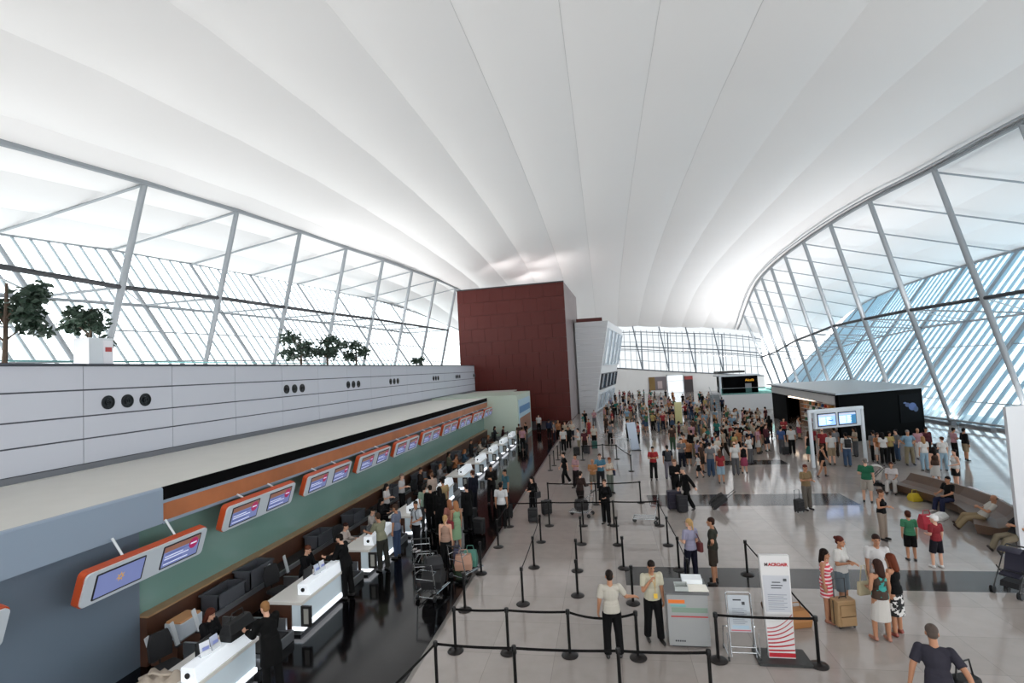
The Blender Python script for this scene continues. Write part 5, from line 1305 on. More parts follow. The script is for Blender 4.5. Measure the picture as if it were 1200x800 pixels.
FACE = {'c': 0, 'a': pi, 'l': -pi/2, 'r': pi/2, 'cl': -.8, 'cr': .8, 'al': -2.35, 'ar': 2.35}
def Pn(px, py, face, H, label, near=False, **k):
    p = at(px, py, z=0); rz = FACE[face] if isinstance(face, str) else face
    return person(p.x, p.y, rz+k.pop('dr', 0), H, label, near=near, **k)
def worn(o, kind, label, c, side=1):
    """a bag carried by person o: shoulder bag or backpack, in the person's frame"""
    s = o.scale[0]; R_ = Matrix.Rotation(o.rotation_euler.z, 4, 'Z'); base = V3(o.location)
    e = tag(empty('backpack' if kind == 'pack' else 'shoulder_bag', base+R_ @ V3((0, 0, 0)), o.rotation_euler.z), label, 'bag'); e.scale = (s, s, s)
    if kind == 'pack':
        b = MB(); b.rbox(-.15, .15, .12, .26, 1.0, 1.44, .05); part('body', b, mat('bag_'+c, c, .8), e, bevel=.03)
        b = MB(); b.rbox(-.11, .11, .26, .31, 1.03, 1.24, .025); part('front_pocket', b, mat('bag_'+c, c, .8), e, bevel=.015)
        for s_ in (-1, 1):
            b = MB(); b.path([(s_*.09, .14, 1.43), (s_*.1, .02, 1.50), (s_*.1, -.12, 1.38), (s_*.13, -.1, 1.15), (s_*.14, .1, 1.05)], .016, 6); part('strap', b, M_black, e)
    else:
        x = side*.24; b = MB(); b.rbox(x-.06, x+.06, -.13, .2, .84, 1.1, .05); part('body', b, mat('bag_'+c, c, .7), e, bevel=.025)
        b = MB(); b.path([(x, -.1, 1.08), (side*.17, -.06, 1.3), (side*.12, -.01, 1.5), (side*.17, .1, 1.3), (x, .16, 1.08)], .012, 6); part('strap', b, mat('strap_'+c, c, .6), e)
    return e
def stripes(name, c1, c2, sc=11):
    m = bpy.data.materials.new(name); m.use_nodes = True; nt = m.node_tree; b = nt.nodes['Principled BSDF']; tc = nt.nodes.new('ShaderNodeTexCoord'); sp = nt.nodes.new('ShaderNodeSeparateXYZ')
    mu = nt.nodes.new('ShaderNodeMath'); mu.operation = 'MULTIPLY'; mu.inputs[1].default_value = sc; fr = nt.nodes.new('ShaderNodeMath'); fr.operation = 'FRACT'; gt = nt.nodes.new('ShaderNodeMath'); gt.operation = 'GREATER_THAN'; gt.inputs[1].default_value = .55
    mx = nt.nodes.new('ShaderNodeMix'); mx.data_type = 'RGBA'; mx.inputs[6].default_value = (*hexc(c1), 1); mx.inputs[7].default_value = (*hexc(c2), 1)
    nt.links.new(tc.outputs['Object'], sp.inputs[0]); nt.links.new(sp.outputs['Z'], mu.inputs[0]); nt.links.new(mu.outputs[0], fr.inputs[0]); nt.links.new(fr.outputs[0], gt.inputs[0]); nt.links.new(gt.outputs[0], mx.inputs[0]); nt.links.new(mx.outputs[2], b.inputs['Base Color']); b.inputs['Roughness'].default_value = .85
    return m
def blotch(name, c1, c2, sc=14):
    m = bpy.data.materials.new(name); m.use_nodes = True; nt = m.node_tree; b = nt.nodes['Principled BSDF']; tc = nt.nodes.new('ShaderNodeTexCoord'); nz = nt.nodes.new('ShaderNodeTexNoise'); nz.inputs['Scale'].default_value = sc
    cr = nt.nodes.new('ShaderNodeValToRGB'); cr.color_ramp.interpolation = 'CONSTANT'; cr.color_ramp.elements[0].color = (*hexc(c1), 1); cr.color_ramp.elements[1].position = .52; cr.color_ramp.elements[1].color = (*hexc(c2), 1)
    nt.links.new(tc.outputs['Object'], nz.inputs['Vector']); nt.links.new(nz.outputs['Fac'], cr.inputs[0]); nt.links.new(cr.outputs[0], b.inputs['Base Color']); b.inputs['Roughness'].default_value = .85
    return m

# ---------------------------------------------------------------- people near the camera
CREAM, BLK, WHT, NAVY, KHA = 'c6bfb0', '111114', 'd8d6d2', '1e2236', '8a8468'
o = Pn(720, 770, pi+.15, 1.76, 'officer in cream short-sleeved shirt seen from behind, hand on queue post', True, top='tee', tc=CREAM, bot='trousers', bc=BLK, pose='post', skin='m')
o = Pn(768, 752, .25, 1.76, 'officer in pale yellow shirt facing camera, hand raised to face', True, top='tee', tc='c8c2a8', bot='trousers', bc=BLK, pose='face', skin='m')
e = tag(empty('name_badge', o.location, o.rotation_euler.z), 'yellow badge hanging on the shirt of the officer facing the camera', 'badge'); e.scale = o.scale
b = MB(); b.box(-.03, .05, -.2, -.19, 1.0, 1.1); part('card', b, mat('badge_yellow', 'd8b03c', .4), e); b = MB(); b.path([(-.06, -.06, 1.46), (0, -.16, 1.3), (.01, -.195, 1.1), (.03, -.16, 1.3), (.07, -.06, 1.46)], .006, 5); part('lanyard', b, mat('lanyard_gold', 'b89038', .6), e)
o = Pn(812, 683, pi+.5, 1.74, 'blonde woman in lavender top and navy trousers, standing by the podium lane', True, top='tee', tc='9a98b4', bot='jeans', bc='1e2038', hair='tail', hc='a5865a', sex='f', pose='relaxed')
worn(o, 'shoulder', 'dark red shoulder bag of the blonde woman in the lavender top', '5c2424', -1)
Pn(838, 683, -1.9, 1.76, 'man in dark olive shirt and brown shorts, hands on hips', True, top='tee', tc='33342a', bot='shorts', bc='3a3028', pose='hips', skin='m', hc='2a1a14')
Pn(972, 728, .9, 1.62, 'dark-haired girl in red and white striped dress beside the tan suitcase', True, top='tank', tc=stripes('striped_cloth', 'c23a4c', 'd8c8c8', 12), bot='mini', bc=stripes('striped_cloth_b', 'c23a4c', 'd8c8c8', 12), hair='long', hc='1c120e', sex='f', pose='stand', skin='m', shoe='8a5a48')
Pn(990, 716, .75, 1.74, 'red-haired woman in white T-shirt and denim shorts, hands held together', True, top='tee', tc=WHT, bot='shorts', bc='6d7c86', hair='bun', hc='4a201a', sex='f', pose='hold', skin='m')
Pn(1034, 717, -.1, 1.78, 'man in white V-neck shirt facing the two women', True, top='tee', tc='d4d2d2', bot='trousers', bc='b8b4ae', pose='stand', skin='m', hc='241612')
Pn(1036, 751, pi+.2, 1.68, 'brown-haired woman in teal striped top and white skirt, seen from behind', True, top='tank', tc=blotch('teal_top', '3a2a20', '2c8a84', 5), bot='skirt', bc='d4cfc8', hair='long', hc='33201a', sex='f', pose='relaxed', skin='m', shoe='9a6a58')
o2 = Pn(1053, 744, -2.5, 1.70, 'auburn-haired woman in black sleeveless top and black and white skirt', True, top='tank', tc='0f0f11', bot='skirt', bc=blotch('bw_print', '141416', 'c8c6c4', 9), hair='long', hc='5a2c1c', sex='f', pose='hold', skin='m', shoe='7a3a30')
p = at(1018, 742, z=0)
e = tag(empty('shoulder_bag', (p.x, p.y, .82), .3), 'cream handbag hanging at the side of the woman in the white skirt', 'bag')
b = MB(); b.prism([(-.17, -.05, 0), (.17, -.05, 0), (.13, -.03, .28), (-.13, -.03, .28)], (0, .1, 0)); part('body', b, mat('bag_cream', 'a89c80', .7), e, bevel=.03); b = MB(); b.path([(-.1, .0, .27), (-.02, .02, .62), (.06, .02, .62), (.1, 0, .27)], .012, 6); part('strap', b, mat('bag_cream', 'a89c80', .7), e)
p = at(1085, 742, z=1.66)
o = person(p.x, p.y-.25, pi-.35, 1.84, 'grey-haired man in dark shirt walking off at the bottom edge', top='tee', tc='34323e', bot='trousers', bc='1c1c20', hair='short', hc='4e443e', pose='stoop', skin='m', near=True)
e = tag(empty('shoulder_bag', (p.x+.42, p.y-.1, .75), .3), 'black holdall carried by the man at the bottom edge', 'bag')
b = MB(); b.rbox(-.2, .2, -.12, .12, 0, .34, .06); part('body', b, mat('bag_101012', '101012', .7), e, bevel=.03); b = MB(); b.path([(-.15, 0, .33), (-.12, 0, .55), (.1, 0, .58), (.15, 0, .33)], .014, 6); part('strap', b, M_black, e)
Pn(1069, 657, pi-.15, 1.40, 'child in green shirt and black shorts seen from behind', True, top='tee', tc='2f7a54', bot='shorts', bc='121214', hair='short', hc='3a1c12', pose='stand', skin='m', kid=True)
Pn(1100, 665, pi+.3, 1.42, 'child in red shirt and white cap, seen from behind', True, top='tee', tc='8c1824', bot='shorts', bc='24222e', hair='cap', hc='d6d4d2', pose='relaxed', kid=True, shoe='c8c6c4')
Pn(1036, 632, .7, 1.60, 'woman in black sleeveless top and beige trousers beside the red bag', True, top='tank', tc='121214', bot='trousers', bc='9a8878', hair='bun', hc='3a2418', sex='f', pose='hold', skin='m')
Pn(1018, 589, pi-.5, 1.78, 'grey-haired man in bright green shirt and cream shorts', True, top='tee', tc='0f6a48', bot='shorts', bc='b0a69a', hair='short', hc='6a6460', pose='relaxed')
Pn(947, 597, .4, 1.76, 'red-faced man in tan polo shirt and grey trousers with trolley case', True, top='tee', tc='8a7048', bot='trousers', bc='6a6258', hair='short', hc='5a2a22', pose='hold', skin='m')
# bench sitters
def sit_at(x, y, rz, H, label, pose='sit', z=-.03, **k): return person(x, y, rz, H, label, pose=pose, z=z, near=k.pop('near', True), **k)
sit_at(12.05, 19.75, -1.9, 1.76, 'man in white shirt and tan trousers slumped on the end of the bench', 'recline', z=0, tc='c8c2b8', bc='97815c', hair='bald', hc='6a5a4c', skin='m', shoe='2a1612')
sit_at(12.35, 21.9, -1.3, 1.70, 'person in black top and navy trousers sitting on the brown bench', 'sit', z=0, tc='151517', bc='232848', hair='short', hc='1a1210', skin='m', shoe='c8c4c0')
sit_at(12.0, 25.0, -.6, 1.66, 'woman in white top with red bag sitting at the far end of the brown bench', 'sit', z=0, tc='cfc8c8', bc='c0bab6', hair='short', hc='33150f', sex='f', skin='m')
sit_at(13.6, 19.9, 2.4, 1.74, 'person in grey coat and dark red hat behind the reclining man', 'sit', z=0, top='coat', tc='4c4a52', bc='3a3a40', hair='cap', hc='6a1a2a')
p = at(1176, 651, z=0)
person(p.x+.55, p.y+.35, -1.3, 1.76, 'seated person in khaki trousers cut off by the right edge', pose='recline', tc='2a2a2e', bc='7a6e58', near=True, shoe='1c1614', skin='m')
# middle distance on the floor
S_ = lambda *a, **k: Pn(*a, **k)
S_(767, 562, 'c', 1.72, 'man in red shirt and black trousers standing alone on the pale floor', True, top='tee', tc='a8141c', bot='trousers', bc='161416', pose='folded', skin='m')
o = S_(784, 561, pi+.1, 1.74, 'man in dark navy shirt and grey trousers, right of the man in red', True, top='tee', tc='23252f', bot='trousers', bc='76707c', pose='stand', skin='m')
worn(o, 'pack', 'dark backpack on the man right of the man in red', '26282f')
S_(793, 585, .5, 1.76, 'balding man in black suit behind the large purple suitcase', True, top='jacket', tc='0d0d0f', bot='trousers', bc='0e0e10', hair='short', hc='6a4a38', pose='hold')
S_(806, 599, -1.3, 1.82, 'grey-haired man in black suit walking left, pulling a case', True, top='jacket', tc='0c0c0e', bot='trousers', bc='0e0e10', hair='short', hc='6e6a66', pose='pull')
S_(711, 614, -.5, 1.70, 'person in black suit standing alone between the queue belts', True, top='jacket', tc='0f0f12', bot='trousers', bc='0f0f12', hair='bun', hc='3a2a20', sex='f', pose='relaxed')
o = S_(626, 606, -.6, 1.68, 'long-haired woman in black by the floor edge with black cases', True, top='long', tc='121113', bot='trousers', bc='141315', hair='long', hc='15100e', sex='f', pose='hold')
worn(o, 'shoulder', 'black handbag of the long-haired woman in black', '17161a', 1)
S_(681, 599, 2.6, 1.68, 'woman in dark brown pushing the trolley with the dark bag', True, top='long', tc='33221f', bot='trousers', bc='2c2220', hair='short', hc='221814', sex='f', pose='push')
o = S_(663, 567, -1.2, 1.68, 'woman in black walking left along the queue lane', True, top='tee', tc='111113', bot='trousers', bc='121214', hair='bun', hc='14100e', sex='f', pose='walk', shoe='c0bcb8')
worn(o, 'shoulder', 'black shoulder bag of the woman walking left', '151518', -1)
S_(676, 572, 'cl', 1.70, 'woman in pink top and dark trousers in the queue lane', True, top='tee', tc='b88a90', bot='trousers', bc='2c2024', hair='short', hc='1c1412', sex='f', pose='folded', skin='m')
S_(696, 575, 'c', 1.52, 'person in orange shirt and grey shorts in the queue lane', True, top='tee', tc='b87a3c', bot='shorts', bc='7c7468', hair='short', hc='a07058', pose='hold', skin='m')
S_(705, 574, 'c', 1.76, 'man in bright blue shirt and dark trousers in the queue lane', True, top='tee', tc='4a88a4', bot='trousers', bc='2c2c30', hair='short', hc='4a3026', pose='folded')
o = S_(716, 578, 'cr', 1.70, 'person in cream shirt with navy bag at the right of the blue-shirted man', True, top='tee', tc='c4b6a4', bot='trousers', bc='6a7268', hair='short', hc='6a3a26', sex='f', pose='hold', skin='m')
worn(o, 'shoulder', 'navy shoulder bag of the person in the cream shirt', '232840', 1)
# at the counters
S_(319, 812, 1.2, 1.74, 'fair-haired person in long black clothes at the nearest counter', True, top='coat', tc='0b0b0c', bot='trousers', bc='0c0c0d', hair='short', hc='8a6440', pose='reach', dr=-pi+.0)
S_(407, 700, -1.6, 1.76, 'man in black suit leaning on the second counter', True, top='jacket', tc='0c0c0e', bot='trousers', bc='0d0d0f', hair='short', hc='14100e', pose='reach')
S_(449, 668, -2.0, 1.78, 'man in khaki shirt and dark trousers at the third counter', True, top='tee', tc='8a8a6e', bot='trousers', bc='34342e', hair='short', hc='3a2a20', pose='reach', skin='m')
S_(466, 653, -1.7, 1.76, 'person in grey-blue shirt and blue jeans at the third counter', True, top='tee', tc='6e7890', bot='jeans', bc='34486a', hair='short', hc='3a2c24', pose='stand', skin='m')
o = S_(489, 645, -.5, 1.70, 'youth in white T-shirt and dark jeans beside the fourth counter', True, top='tee', tc='c4ccd4', bot='jeans', bc='1e1e24', hair='short', hc='241a16', pose='relaxed', skin='m', shoe='c8c4c4')
worn(o, 'pack', 'black rucksack worn by the youth in the white T-shirt', '131316')
S_(499, 620, 'a', 1.72, 'person in pale green top among the people in black', True, top='tee', tc='8fa890', bot='trousers', bc='4a4c4a', hair='short', hc='1c1614', pose='stand')
S_(506, 622, 'al', 1.76, 'person in black dress coat, left of two in black at the counters', True, top='coat', tc='09090a', bot='trousers', bc='0a0a0b', hair='short', hc='17110e', pose='stand')
S_(517, 626, 'al', 1.78, 'person in black coat with dark hair, right of two in black at the counters', True, top='coat', tc='0a090a', bot='trousers', bc='0a0a0b', hair='long', hc='0f0c0b', sex='f', pose='stand')
S_(521, 612, -2.3, 1.78, 'man in tan shirt with dark tie strap at the fifth counter', True, top='tee', tc='b5965e', bot='trousers', bc='1c1a18', hair='short', hc='1c1512', pose='stand', skin='m')
S_(524, 668, 'a', 1.68, 'blonde woman in beige top seen from behind, by the loaded trolley', True, top='tank', tc='b08a74', bot='trousers', bc='1a1a1c', hair='tail', hc='a58358', sex='f', pose='stand', skin='l')
o = S_(536, 645, 'al', 1.68, 'woman in lime green dress with red bag, near the counters', True, top='tank', tc='8fb88a', bot='dress', bc='8fb88a', hair='long', hc='9a6a48', sex='f', pose='relaxed', skin='m')
worn(o, 'shoulder', 'red shoulder bag of the woman in the lime green dress', '7c1c26', 1)
S_(529, 640, 'al', 1.62, 'woman in salmon pink top beside the woman in lime green', True, top='tee', tc='b06a5a', bot='trousers', bc='4a2c2c', hair='long', hc='8a5a40', sex='f', pose='hold', skin='m')
S_(549, 622, -2.2, 1.78, 'man in long black suit, standing left of the navy-suited man', True, top='coat', tc='0a0a0b', bot='trousers', bc='0a0a0b', hair='short', hc='171110', pose='stand')
S_(556, 600, -2.1, 1.80, 'man in navy suit at the sixth counter', True, top='jacket', tc='10132a', bot='trousers', bc='10121e', hair='short', hc='4a2c20', pose='stand')
o = S_(589, 619, 'a', 1.76, 'man in white short-sleeved shirt and black trousers at the floor edge', True, top='tee', tc='cfd0d2', bot='trousers', bc='0c0c0e', hair='short', hc='141010', pose='stand', skin='m')
S_(577, 590, 'c', 1.76, 'man in dark brown jacket facing the white-shirted man', True, top='jacket', tc='1c1615', bot='trousers', bc='131214', hair='short', hc='16100e', pose='folded', skin='m')
S_(594, 596, 'cl', 1.72, 'person in teal shirt half hidden behind the white-shirted man', True, top='tee', tc='3a6a78', bot='trousers', bc='2a2c30', hair='short', hc='1c1614', pose='stand', skin='m')
S_(508, 599, 'al', 1.7, 'person in pale blouse at the counters behind the people in black', True, top='long', tc='c0a898', bot='trousers', bc='242428', hair='short', hc='6a4a38', sex='f', pose='hold')
# staff behind the counters (seated or standing)
def staff(px, py, zt, H, label, seat=True, X=-9.0, **k):
    p = at(px, py, X=X); k.setdefault('pose', 'type' if seat else 'hold')
    return person(X, p.y, pi/2+k.pop('dr', 0), H, label, near=True, z=0.06 if seat else 0, **k)
staff(242, 735, 1.2, 1.68, 'brown-haired agent in dark jacket seated behind the nearest counter', top='jacket', tc='17181d', bc='17181d', hair='long', hc='4a241a', sex='f', X=-8.75)
staff(357, 658, 1.2, 1.72, 'brown-haired agent in dark suit seated behind the second counter', top='jacket', tc='15161b', bc='15161b', hair='short', hc='5a3222', X=-8.85)
staff(402, 626, 1.2, 1.66, 'agent in white blouse behind the gap before the third counter', top='long', tc='c6b8ae', bc='18181c', hair='short', hc='2a1410', sex='f', X=-8.9)
staff(434, 612, 1.2, 1.66, 'agent with pale face in white shirt behind the third counter', top='long', tc='b8aea8', bc='18181c', hair='short', hc='17110e', sex='f', X=-8.8)
staff(453, 590, 1.2, 1.68, 'agent in white shirt with dark hair behind the conveyor end', False, X=-9.2, top='tee', tc='d0cac8', bc='18181c', hair='long', hc='1a1210', sex='f')
staff(471, 580, 1.2, 1.76, 'grey-haired agent in white shirt standing behind the fourth counter', False, X=-9.2, top='tee', tc='c8c4c6', bc='18181c', hair='short', hc='6a5a52')
staff(445, 604, 1.2, 1.66, 'dark-haired agent in black behind the third counter', X=-9.1, top='jacket', tc='151317', bc='18181c', hair='long', hc='120e0c', sex='f')
cols = [('dark brown jacket', '2a1d1a'), ('black jacket', '141416'), ('grey blouse', '7a7678'), ('olive green shirt', '4a4a38'), ('orange shirt', 'b06a34'), ('teal blue shirt', '35546a'), ('black waistcoat', '1a1a1c'), ('cream blouse', 'b8a898'), ('brown blouse', '4a3228'), ('navy jacket', '1c2030'), ('maroon blouse', '4a2026'), ('white blouse', 'c4c0bc')]
for i, (px, py) in enumerate(((493, 565), (503, 556), (514, 547), (526, 540), (533, 535), (543, 528), (552, 521), (561, 516), (571, 511), (580, 507), (589, 503), (597, 499))):
    p = at(px, py+6, X=-8.95); nm, c = cols[i]
    person(-8.95, p.y, pi/2, 1.7, 'agent in %s behind the far part of the counter row' % nm, near=False, z=.06 if i % 3 else 0, pose='type' if i % 3 else 'hold', top='long', tc=c, bot='trousers', bc='1a1a1e', hair='long' if i % 2 else 'short', hc=['1c1310', '4a2c1c', '8a5a38'][i % 3], sex='f' if i % 2 else 'm', skin='m')

# ---------------------------------------------------------------- the crowd in the hall
TC = {'white': 'd2d0cd', 'black': '131315', 'grey': '77777a', 'red': '9c1f28', 'pink': 'b5808a', 'navy': '222a44', 'sky blue': '7aa0b8', 'teal': '1f7a70', 'green': '3c6a48', 'beige': 'b3a088', 'brown': '4a3428', 'orange': 'b5703a', 'lilac': '8f86a8', 'yellow': 'b8a052', 'maroon': '54202a', 'cream': 'c9bfae'}
BC = {'black': '151517', 'jeans blue': '38506e', 'khaki': '8c7e60', 'white': 'c8c5c0', 'grey': '5c5c60', 'dark brown': '33261f', 'navy': '1e2438', 'tan': '9c8464'}
HC = {'dark': '17110f', 'brown': '3f281c', 'fair': '8f6c48', 'grey': '77716c'}
# hand-placed: foot x, foot y, facing, height, top, bottom, kind of bottom, sex, hair, pose, place
L_ = [
 (800,549,'c',1.72,'grey','navy','trousers','m','brown','hold','left end of the dense group right of the pillar sign'),
 (808,546,'a',1.55,'orange','black','shorts','m','dark','stand','left in the dense group, beside the man in grey'),
 (812,536,'a',1.72,'black','khaki','trousers','m','dark','stand','left in the dense group, dark back to camera'),
 (820,560,'l',1.30,'white','black','shorts','f','dark','walk','walking before the dense group'),
 (834,559,'a',1.78,'grey','jeans blue','trousers','m','dark','stand','broad back in front of the dense group'),
 (846,567,'a',1.62,'red','sky','shorts','f','brown','stand','bending before the dense group'),
 (863,557,'a',1.74,'white','grey','trousers','m','brown','stand','right front of the dense group'),
 (873,555,'a',1.64,'black','pinkb','skirt','f','dark','stand','rightmost front of the dense group'),
 (840,540,'c',1.72,'red','grey','trousers','f','brown','hold','centre of the dense group, facing camera'),
 (829,530,'a',1.7,'teal','white','shorts','f','dark','stand','centre of the dense group, white shorts'),
 (827,507,'a',1.76,'sky blue','jeans blue','trousers','m','dark','stand','behind the dense group, near the white pillar'),
 (812,524,'a',1.7,'pink','black','trousers','f','brown','stand','behind the dense group, left half'),
 (797,521,'r',1.72,'maroon','black','trousers','m','dark','stand','right beside the pillar sign'),
 (804,522,'a',1.7,'beige','white','trousers','m','brown','stand','just right of the pillar sign'),
 (853,523,'a',1.74,'cream','grey','trousers','m','dark','stand','in the middle rows of the right-hand crowd'),
 (863,524,'a',1.72,'white','black','trousers','m','dark','stand','pair of white shirts in the right-hand crowd, left one'),
 (872,523,'a',1.76,'white','dark brown','trousers','m','brown','hips','pair of white shirts in the right-hand crowd, right one'),
 (877,525,'a',1.66,'green','redb','trousers','f','fair','stand','in red trousers right of the white pair'),
 (884,521,'a',1.7,'beige','dark brown','trousers','m','dark','stand','right part of the right-hand crowd'),
 (893,522,'r',1.7,'grey','khaki','shorts','m','brown','push','pushing a trolley at the right of the crowd'),
 (903,514,'a',1.72,'black','dark brown','trousers','f','dark','stand','alone at the right end of the crowd'),
 (917,532,'ar',1.72,'navyb','grey','trousers','m','dark','stand','left of the man in white at the kiosk'),
 (929,533,'a',1.78,'white','black','trousers','m','dark','stand','in front of the shop kiosk opening'),
 (920,517,'c',1.68,'red','black','trousers','f','dark','hold','behind the blue-shirted man at the kiosk'),
 (937,514,'r',1.66,'white','pinkb','skirt','f','dark','hold','at the kiosk shelves'),
 (950,541,'a',1.72,'black','teal','skirt','f','brown','stand','left of the screen stand post'),
 (953,534,'c',1.74,'red','black','trousers','m','dark','stand','behind the left post of the screen stand'),
 (966,538,'a',1.76,'red','black','trousers','m','brown','stand','beneath the left screen of the stand'),
 (976,545,'a',1.80,'white','tan','shorts','m','brown','stand','beneath the screen stand, tan shorts'),
 (980,536,'a',1.74,'grey','dark brown','trousers','m','dark','stand','beneath the screen stand, behind the white shirt'),
 (994,547,'a',1.82,'white','jeans blue','trousers','m','dark','stand','beneath the screen stand, wearing a black backpack'),
 (1004,535,'l',1.70,'beige','grey','trousers','f','dark','hold','beneath the right screen of the stand'),
 (965,559,'r',1.66,'black','black','mini','f','brown','walk','walking right in front of the screen stand'),
 (1026,541,'a',1.72,'grey','black','trousers','m','dark','stand','left end of the row before the black kiosk wall'),
 (1031,543,'c',1.66,'orange','white','shorts','f','brown','stand','orange scarf, in the row before the black kiosk wall'),
 (1037,544,'a',1.70,'white','black','trousers','f','dark','stand','half hidden in the row before the black kiosk wall'),
 (1045,543,'c',1.72,'yellow','black','trousers','f','dark','hold','olive top in the row before the black kiosk wall'),
 (1053,540,'l',1.72,'grey','jeans blue','trousers','m','dark','stand','grey and jeans in the row before the black kiosk wall'),
 (1067,545,'c',1.84,'sky blue','khaki','trousers','m','grey','hips','big man in the row before the black kiosk wall'),
 (1078,538,'c',1.70,'pink','white','trousers','m','brown','stand','right of the big man at the kiosk wall'),
 (1085,552,'a',1.72,'white','sky','jeans','f','fair','stand','pale jeans, right of the big man'),
 (1088,537,'c',1.72,'maroon','black','trousers','m','dark','stand','dark figure at the corner of the kiosk'),
 (1107,552,'a',1.70,'white','sky','jeans','f','brown','relaxed','pale jeans, behind the woman in brown'),
 (1098,569,'a',1.70,'brown','white','skirt','f','dark','stand','cream skirt, walking behind the bench'),
 (1122,574,'l',1.72,'white','black','mini','f','dark','relaxed','long legs and black bag by the glass wall'),
 (1120,538,'r',1.70,'pink','black','trousers','m','dark','hold','magenta top and dark cap by the glass wall'),
 (1133,540,'r',1.74,'black','tan','shorts','m','dark','relaxed','black top and bare legs by the glass wall'),
 (1023,512,'c',1.60,'cream','black','trousers','f','brown','face','raised arm, at the black kiosk wall'),
 # left, far queue
 (632,507,'c',1.74,'white','black','trousers','m','dark','stand','standing alone before the red block'),
 (613,527,'a',1.72,'pink','black','trousers','m','dark','stand','at the far end of the counter row'),
 (609,521,'a',1.70,'brown','black','trousers','f','brown','stand','at the advert, left of pink shirt'),
 (617,519,'cl',1.7,'black','grey','trousers','m','dark','stand','at the advert, right of pink shirt'),
 (661,529,'a',1.72,'white','black','trousers','m','dark','stand','white shirt from behind at the far queue'),
 (679,531,'l',1.76,'white','khaki','trousers','m','dark','hold','white shirt in profile at the far queue'),
 (667,526,'c',1.70,'black','black','trousers','m','dark','stand','dark figure between white shirts in the far queue'),
 (686,531,'a',1.70,'maroon','dark brown','trousers','f','dark','stand','behind the white shirt in profile'),
 (697,524,'c',1.70,'cream','black','trousers','m','dark','stand','green case before it in the far queue'),
 (691,514,'c',1.68,'red','red','dress','f','dark','stand','red figure in the far queue'),
 (684,505,'l',1.68,'teal','white','trousers','f','brown','stand','far queue beneath the pavilion'),
 (686,502,'c',1.78,'black','black','trousers','m','dark','stand','tall dark figure beneath the pavilion'),
 (697,500,'c',1.70,'pink','grey','trousers','f','grey','hold','pale figure beneath the pavilion'),
 (716,521,'al',1.72,'grey','black','trousers','m','dark','relaxed','at the steel barrier with a dark bag'),
 (711,508,'c',1.64,'brown','dark brown','trousers','f','brown','stand','in front of the pavilion windows'),
 (736,517,'r',1.76,'black','black','trousers','m','dark','stand','behind the leaning banner stand, left'),
 (742,515,'c',1.70,'maroon','grey','trousers','f','dark','stand','head above the leaning banner stand'),
 (749,520,'l',1.70,'red','black','trousers','f','brown','stand','behind the leaning banner stand, right'),
 (655,516,'c',1.68,'orange','black','trousers','f','fair','stand','in the far queue before the red block, fair hair'),
 (663,518,'c',1.68,'beige','grey','trousers','f','brown','stand','in the far queue before the red block, beige'),
 (671,517,'c',1.68,'cream','navy','trousers','m','fair','hold','in the far queue before the red block, cream'),
 (644,514,'a',1.70,'navy','black','trousers','m','dark','stand','in the far queue near the lone white shirt'),
 (650,517,'l',1.70,'grey','navy','trousers','m','brown','stand','in the far queue, second from the lone white shirt'),
 (789,528,'a',1.74,'brown','green','trousers','m','dark','stand','dark figure just below the pillar sign'),
 (745,483,'c',1.7,'white','black','trousers','m','dark','stand','white figure left in the far crowd'),
 (728,489,'r',1.7,'lilac','navy','skirt','f','brown','walk','blue figure left in the far crowd on bright floor'),
 (767,496,'c',1.74,'white','black','trousers','m','brown','stand','white shirt before the far crowd'),
 (773,496,'c',1.72,'maroon','dark brown','trousers','f','dark','stand','maroon figure before the far crowd'),
 (781,493,'c',1.70,'cream','black','trousers','m','fair','stand','white-and-dark figure before the far crowd'),
 (764,491,'l',1.70,'grey','black','trousers','m','dark','stand','grey figure before the far crowd'),
 (806,483,'a',1.74,'lilac','navy','trousers','m','dark','stand','lilac back beyond the pillar sign'),
 (820,487,'c',1.74,'white','khaki','trousers','m','brown','stand','khaki trousers beyond the pillar sign'),
 (827,483,'c',1.70,'yellow','orange','trousers','f','brown','stand','yellow figure beyond the pillar sign'),
 (847,483,'a',1.74,'navy','black','trousers','m','dark','stand','dark figure at the foot of the far stair'),
]
BC.update({'sky': '8fb0c4', 'pinkb': 'a83a5c', 'redb': '9c1c2c', 'navyb': '3a5290', 'red': '8c1c26', 'green': '3c5a40', 'teal': '1f6a62', 'orange': 'a86a2c'}); TC['navyb'] = '3e5a90'
nmfix = {'sky': 'light blue', 'pinkb': 'pink', 'redb': 'red', 'navyb': 'royal blue'}
used = set(); used_lb = set()
def crowd(x, y, face, H, tc, bc, kind, sex, hc, pose, place, skin=None):
    hair = {'m': ['short', 'short', 'short', 'bald'], 'f': ['long', 'tail', 'bun', 'long']}[sex][rnd.randrange(4)]
    if hair == 'bald' and hc in ('dark', 'fair'): hair = 'short'
    word = 'woman' if sex == 'f' else 'man'
    piece = {'skirt': 'skirt', 'mini': 'miniskirt', 'dress': 'dress', 'shorts': 'shorts'}.get(kind, 'trousers')
    lb = '%s-haired person, %s top, %s %s, %s' % (hc, nmfix.get(tc, tc), nmfix.get(bc, bc), piece, place)
    w = lb.split()
    if len(w) > 16: lb = ' '.join(w[:16])
    if lb in used_lb: lb = lb
    used_lb.add(lb)
    top = 'tee' if kind != 'dress' else 'tank'
    if H > 1.5 and tc in ('black', 'navy', 'maroon') and sex == 'm' and rnd.random() < .4: top = 'long'
    if sex == 'f' and kind in ('mini', 'skirt') and rnd.random() < .6: top = 'tank'
    o = Pn(x, y, face, H, lb, False, top=top, tc=TC[tc], bot=kind, bc=BC[bc], hair=hair, hc=HC[hc], sex=sex, pose=pose, skin=skin or rnd.choice('lmm'), kid=H < 1.45, group=None)
    return o
placed = []
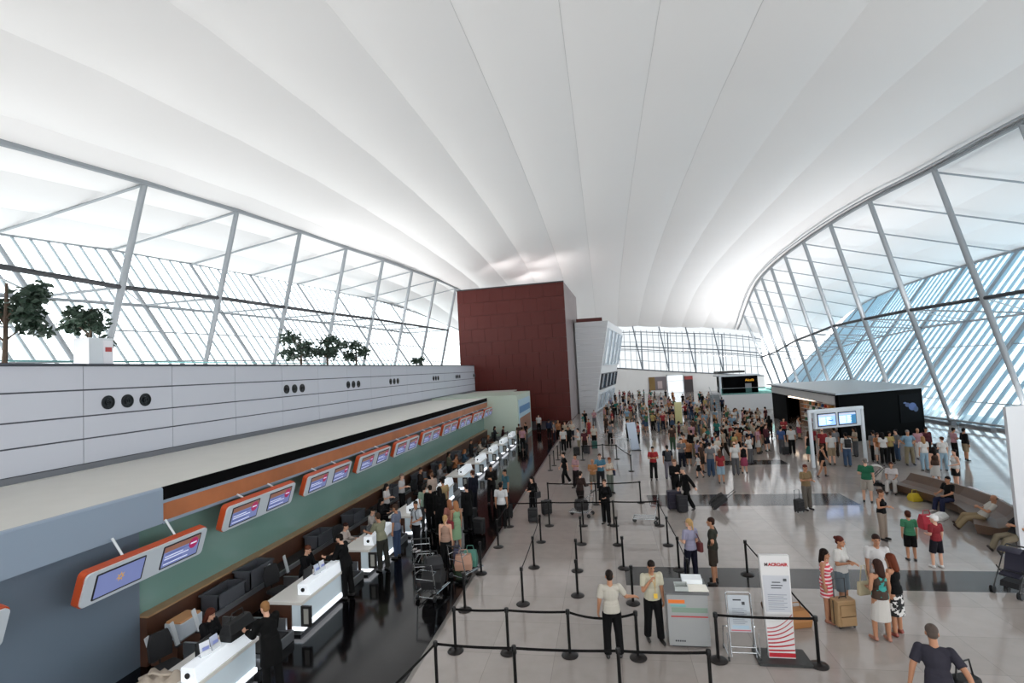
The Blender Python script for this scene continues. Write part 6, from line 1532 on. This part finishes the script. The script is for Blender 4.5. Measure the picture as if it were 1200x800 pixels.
for r in L_:
    o = crowd(*r); placed.append((o.location.x, o.location.y))
    if 'backpack' in r[10]: worn(o, 'pack', 'black backpack on the man in white beneath the screen stand', '141416')
# rows of the far crowd: (x0, x1, head y0, head y1, number, place)
REG = [(716, 792, 455, 466, 34, 'back rows of the far left crowd'), (734, 792, 466, 478, 28, 'middle rows of the far left crowd'), (752, 792, 474, 484, 10, 'front rows of the far left crowd'),
       (800, 840, 457, 474, 24, 'beyond the pillar sign toward the exit'), (812, 845, 474, 492, 14, 'behind the dense group near the stair'), (850, 905, 474, 486, 24, 'back of the right-hand crowd by the platform'),
       (848, 900, 486, 499, 24, 'middle of the right-hand crowd'), (800, 850, 500, 516, 14, 'inside the dense group right of the pillar sign'), (706, 728, 466, 480, 10, 'before the pavilion ground windows'), (852, 880, 500, 514, 6, 'front of the right-hand crowd')]
wt = {'white': 9, 'black': 8, 'grey': 5, 'red': 4, 'pink': 3, 'navy': 4, 'sky blue': 3, 'teal': 2, 'green': 2, 'beige': 5, 'brown': 4, 'orange': 2, 'lilac': 2, 'yellow': 1, 'maroon': 3, 'cream': 5}
tl = [k for k, n in wt.items() for _ in range(n)]
bl_ = ['black']*6+['jeans blue']*5+['khaki']*3+['white']*2+['grey']*3+['dark brown']*3+['navy']*3+['tan']*2
rc_ = random.Random(11)
for x0, x1, y0, y1, n, place in REG:
    combo = set(); k = 0; tries = 0
    while k < n and tries < 4000:
        tries += 1
        x = rc_.uniform(x0, x1); yh = rc_.uniform(y0, y1); hor = 432-.055*(x-600); y = hor+(yh-hor)/.715
        p = at(x, y, z=0)
        if p.y > 104 or any((p.x-q[0])**2+(p.y-q[1])**2 < (.55 if p.y < 60 else .8)**2 for q in placed): continue
        if 13.2 < p.x < 20 and 61.2 < p.y < 73: continue
        if p.y > 66.5 and p.x < -.9+(p.y-68)*.13: continue
        c = (rc_.choice(tl), rc_.choice(bl_), rc_.choice(['dark', 'dark', 'brown', 'brown', 'fair', 'grey']))
        if c in combo: continue
        combo.add(c); placed.append((p.x, p.y)); k += 1
        sex = rc_.choice('mf'); kind = rc_.choice(['trousers', 'trousers', 'trousers', 'shorts'] if sex == 'm' else ['trousers', 'trousers', 'skirt', 'shorts'])
        crowd(x, y, rc_.choice(['a', 'a', 'c', 'l', 'r', 'al', 'ar', 'cl', 'cr']), rc_.uniform(1.6, 1.8), c[0], c[1], kind, sex, c[2], rc_.choice(['stand', 'stand', 'stand', 'folded', 'hips', 'hold', 'walk', 'relaxed']), place)
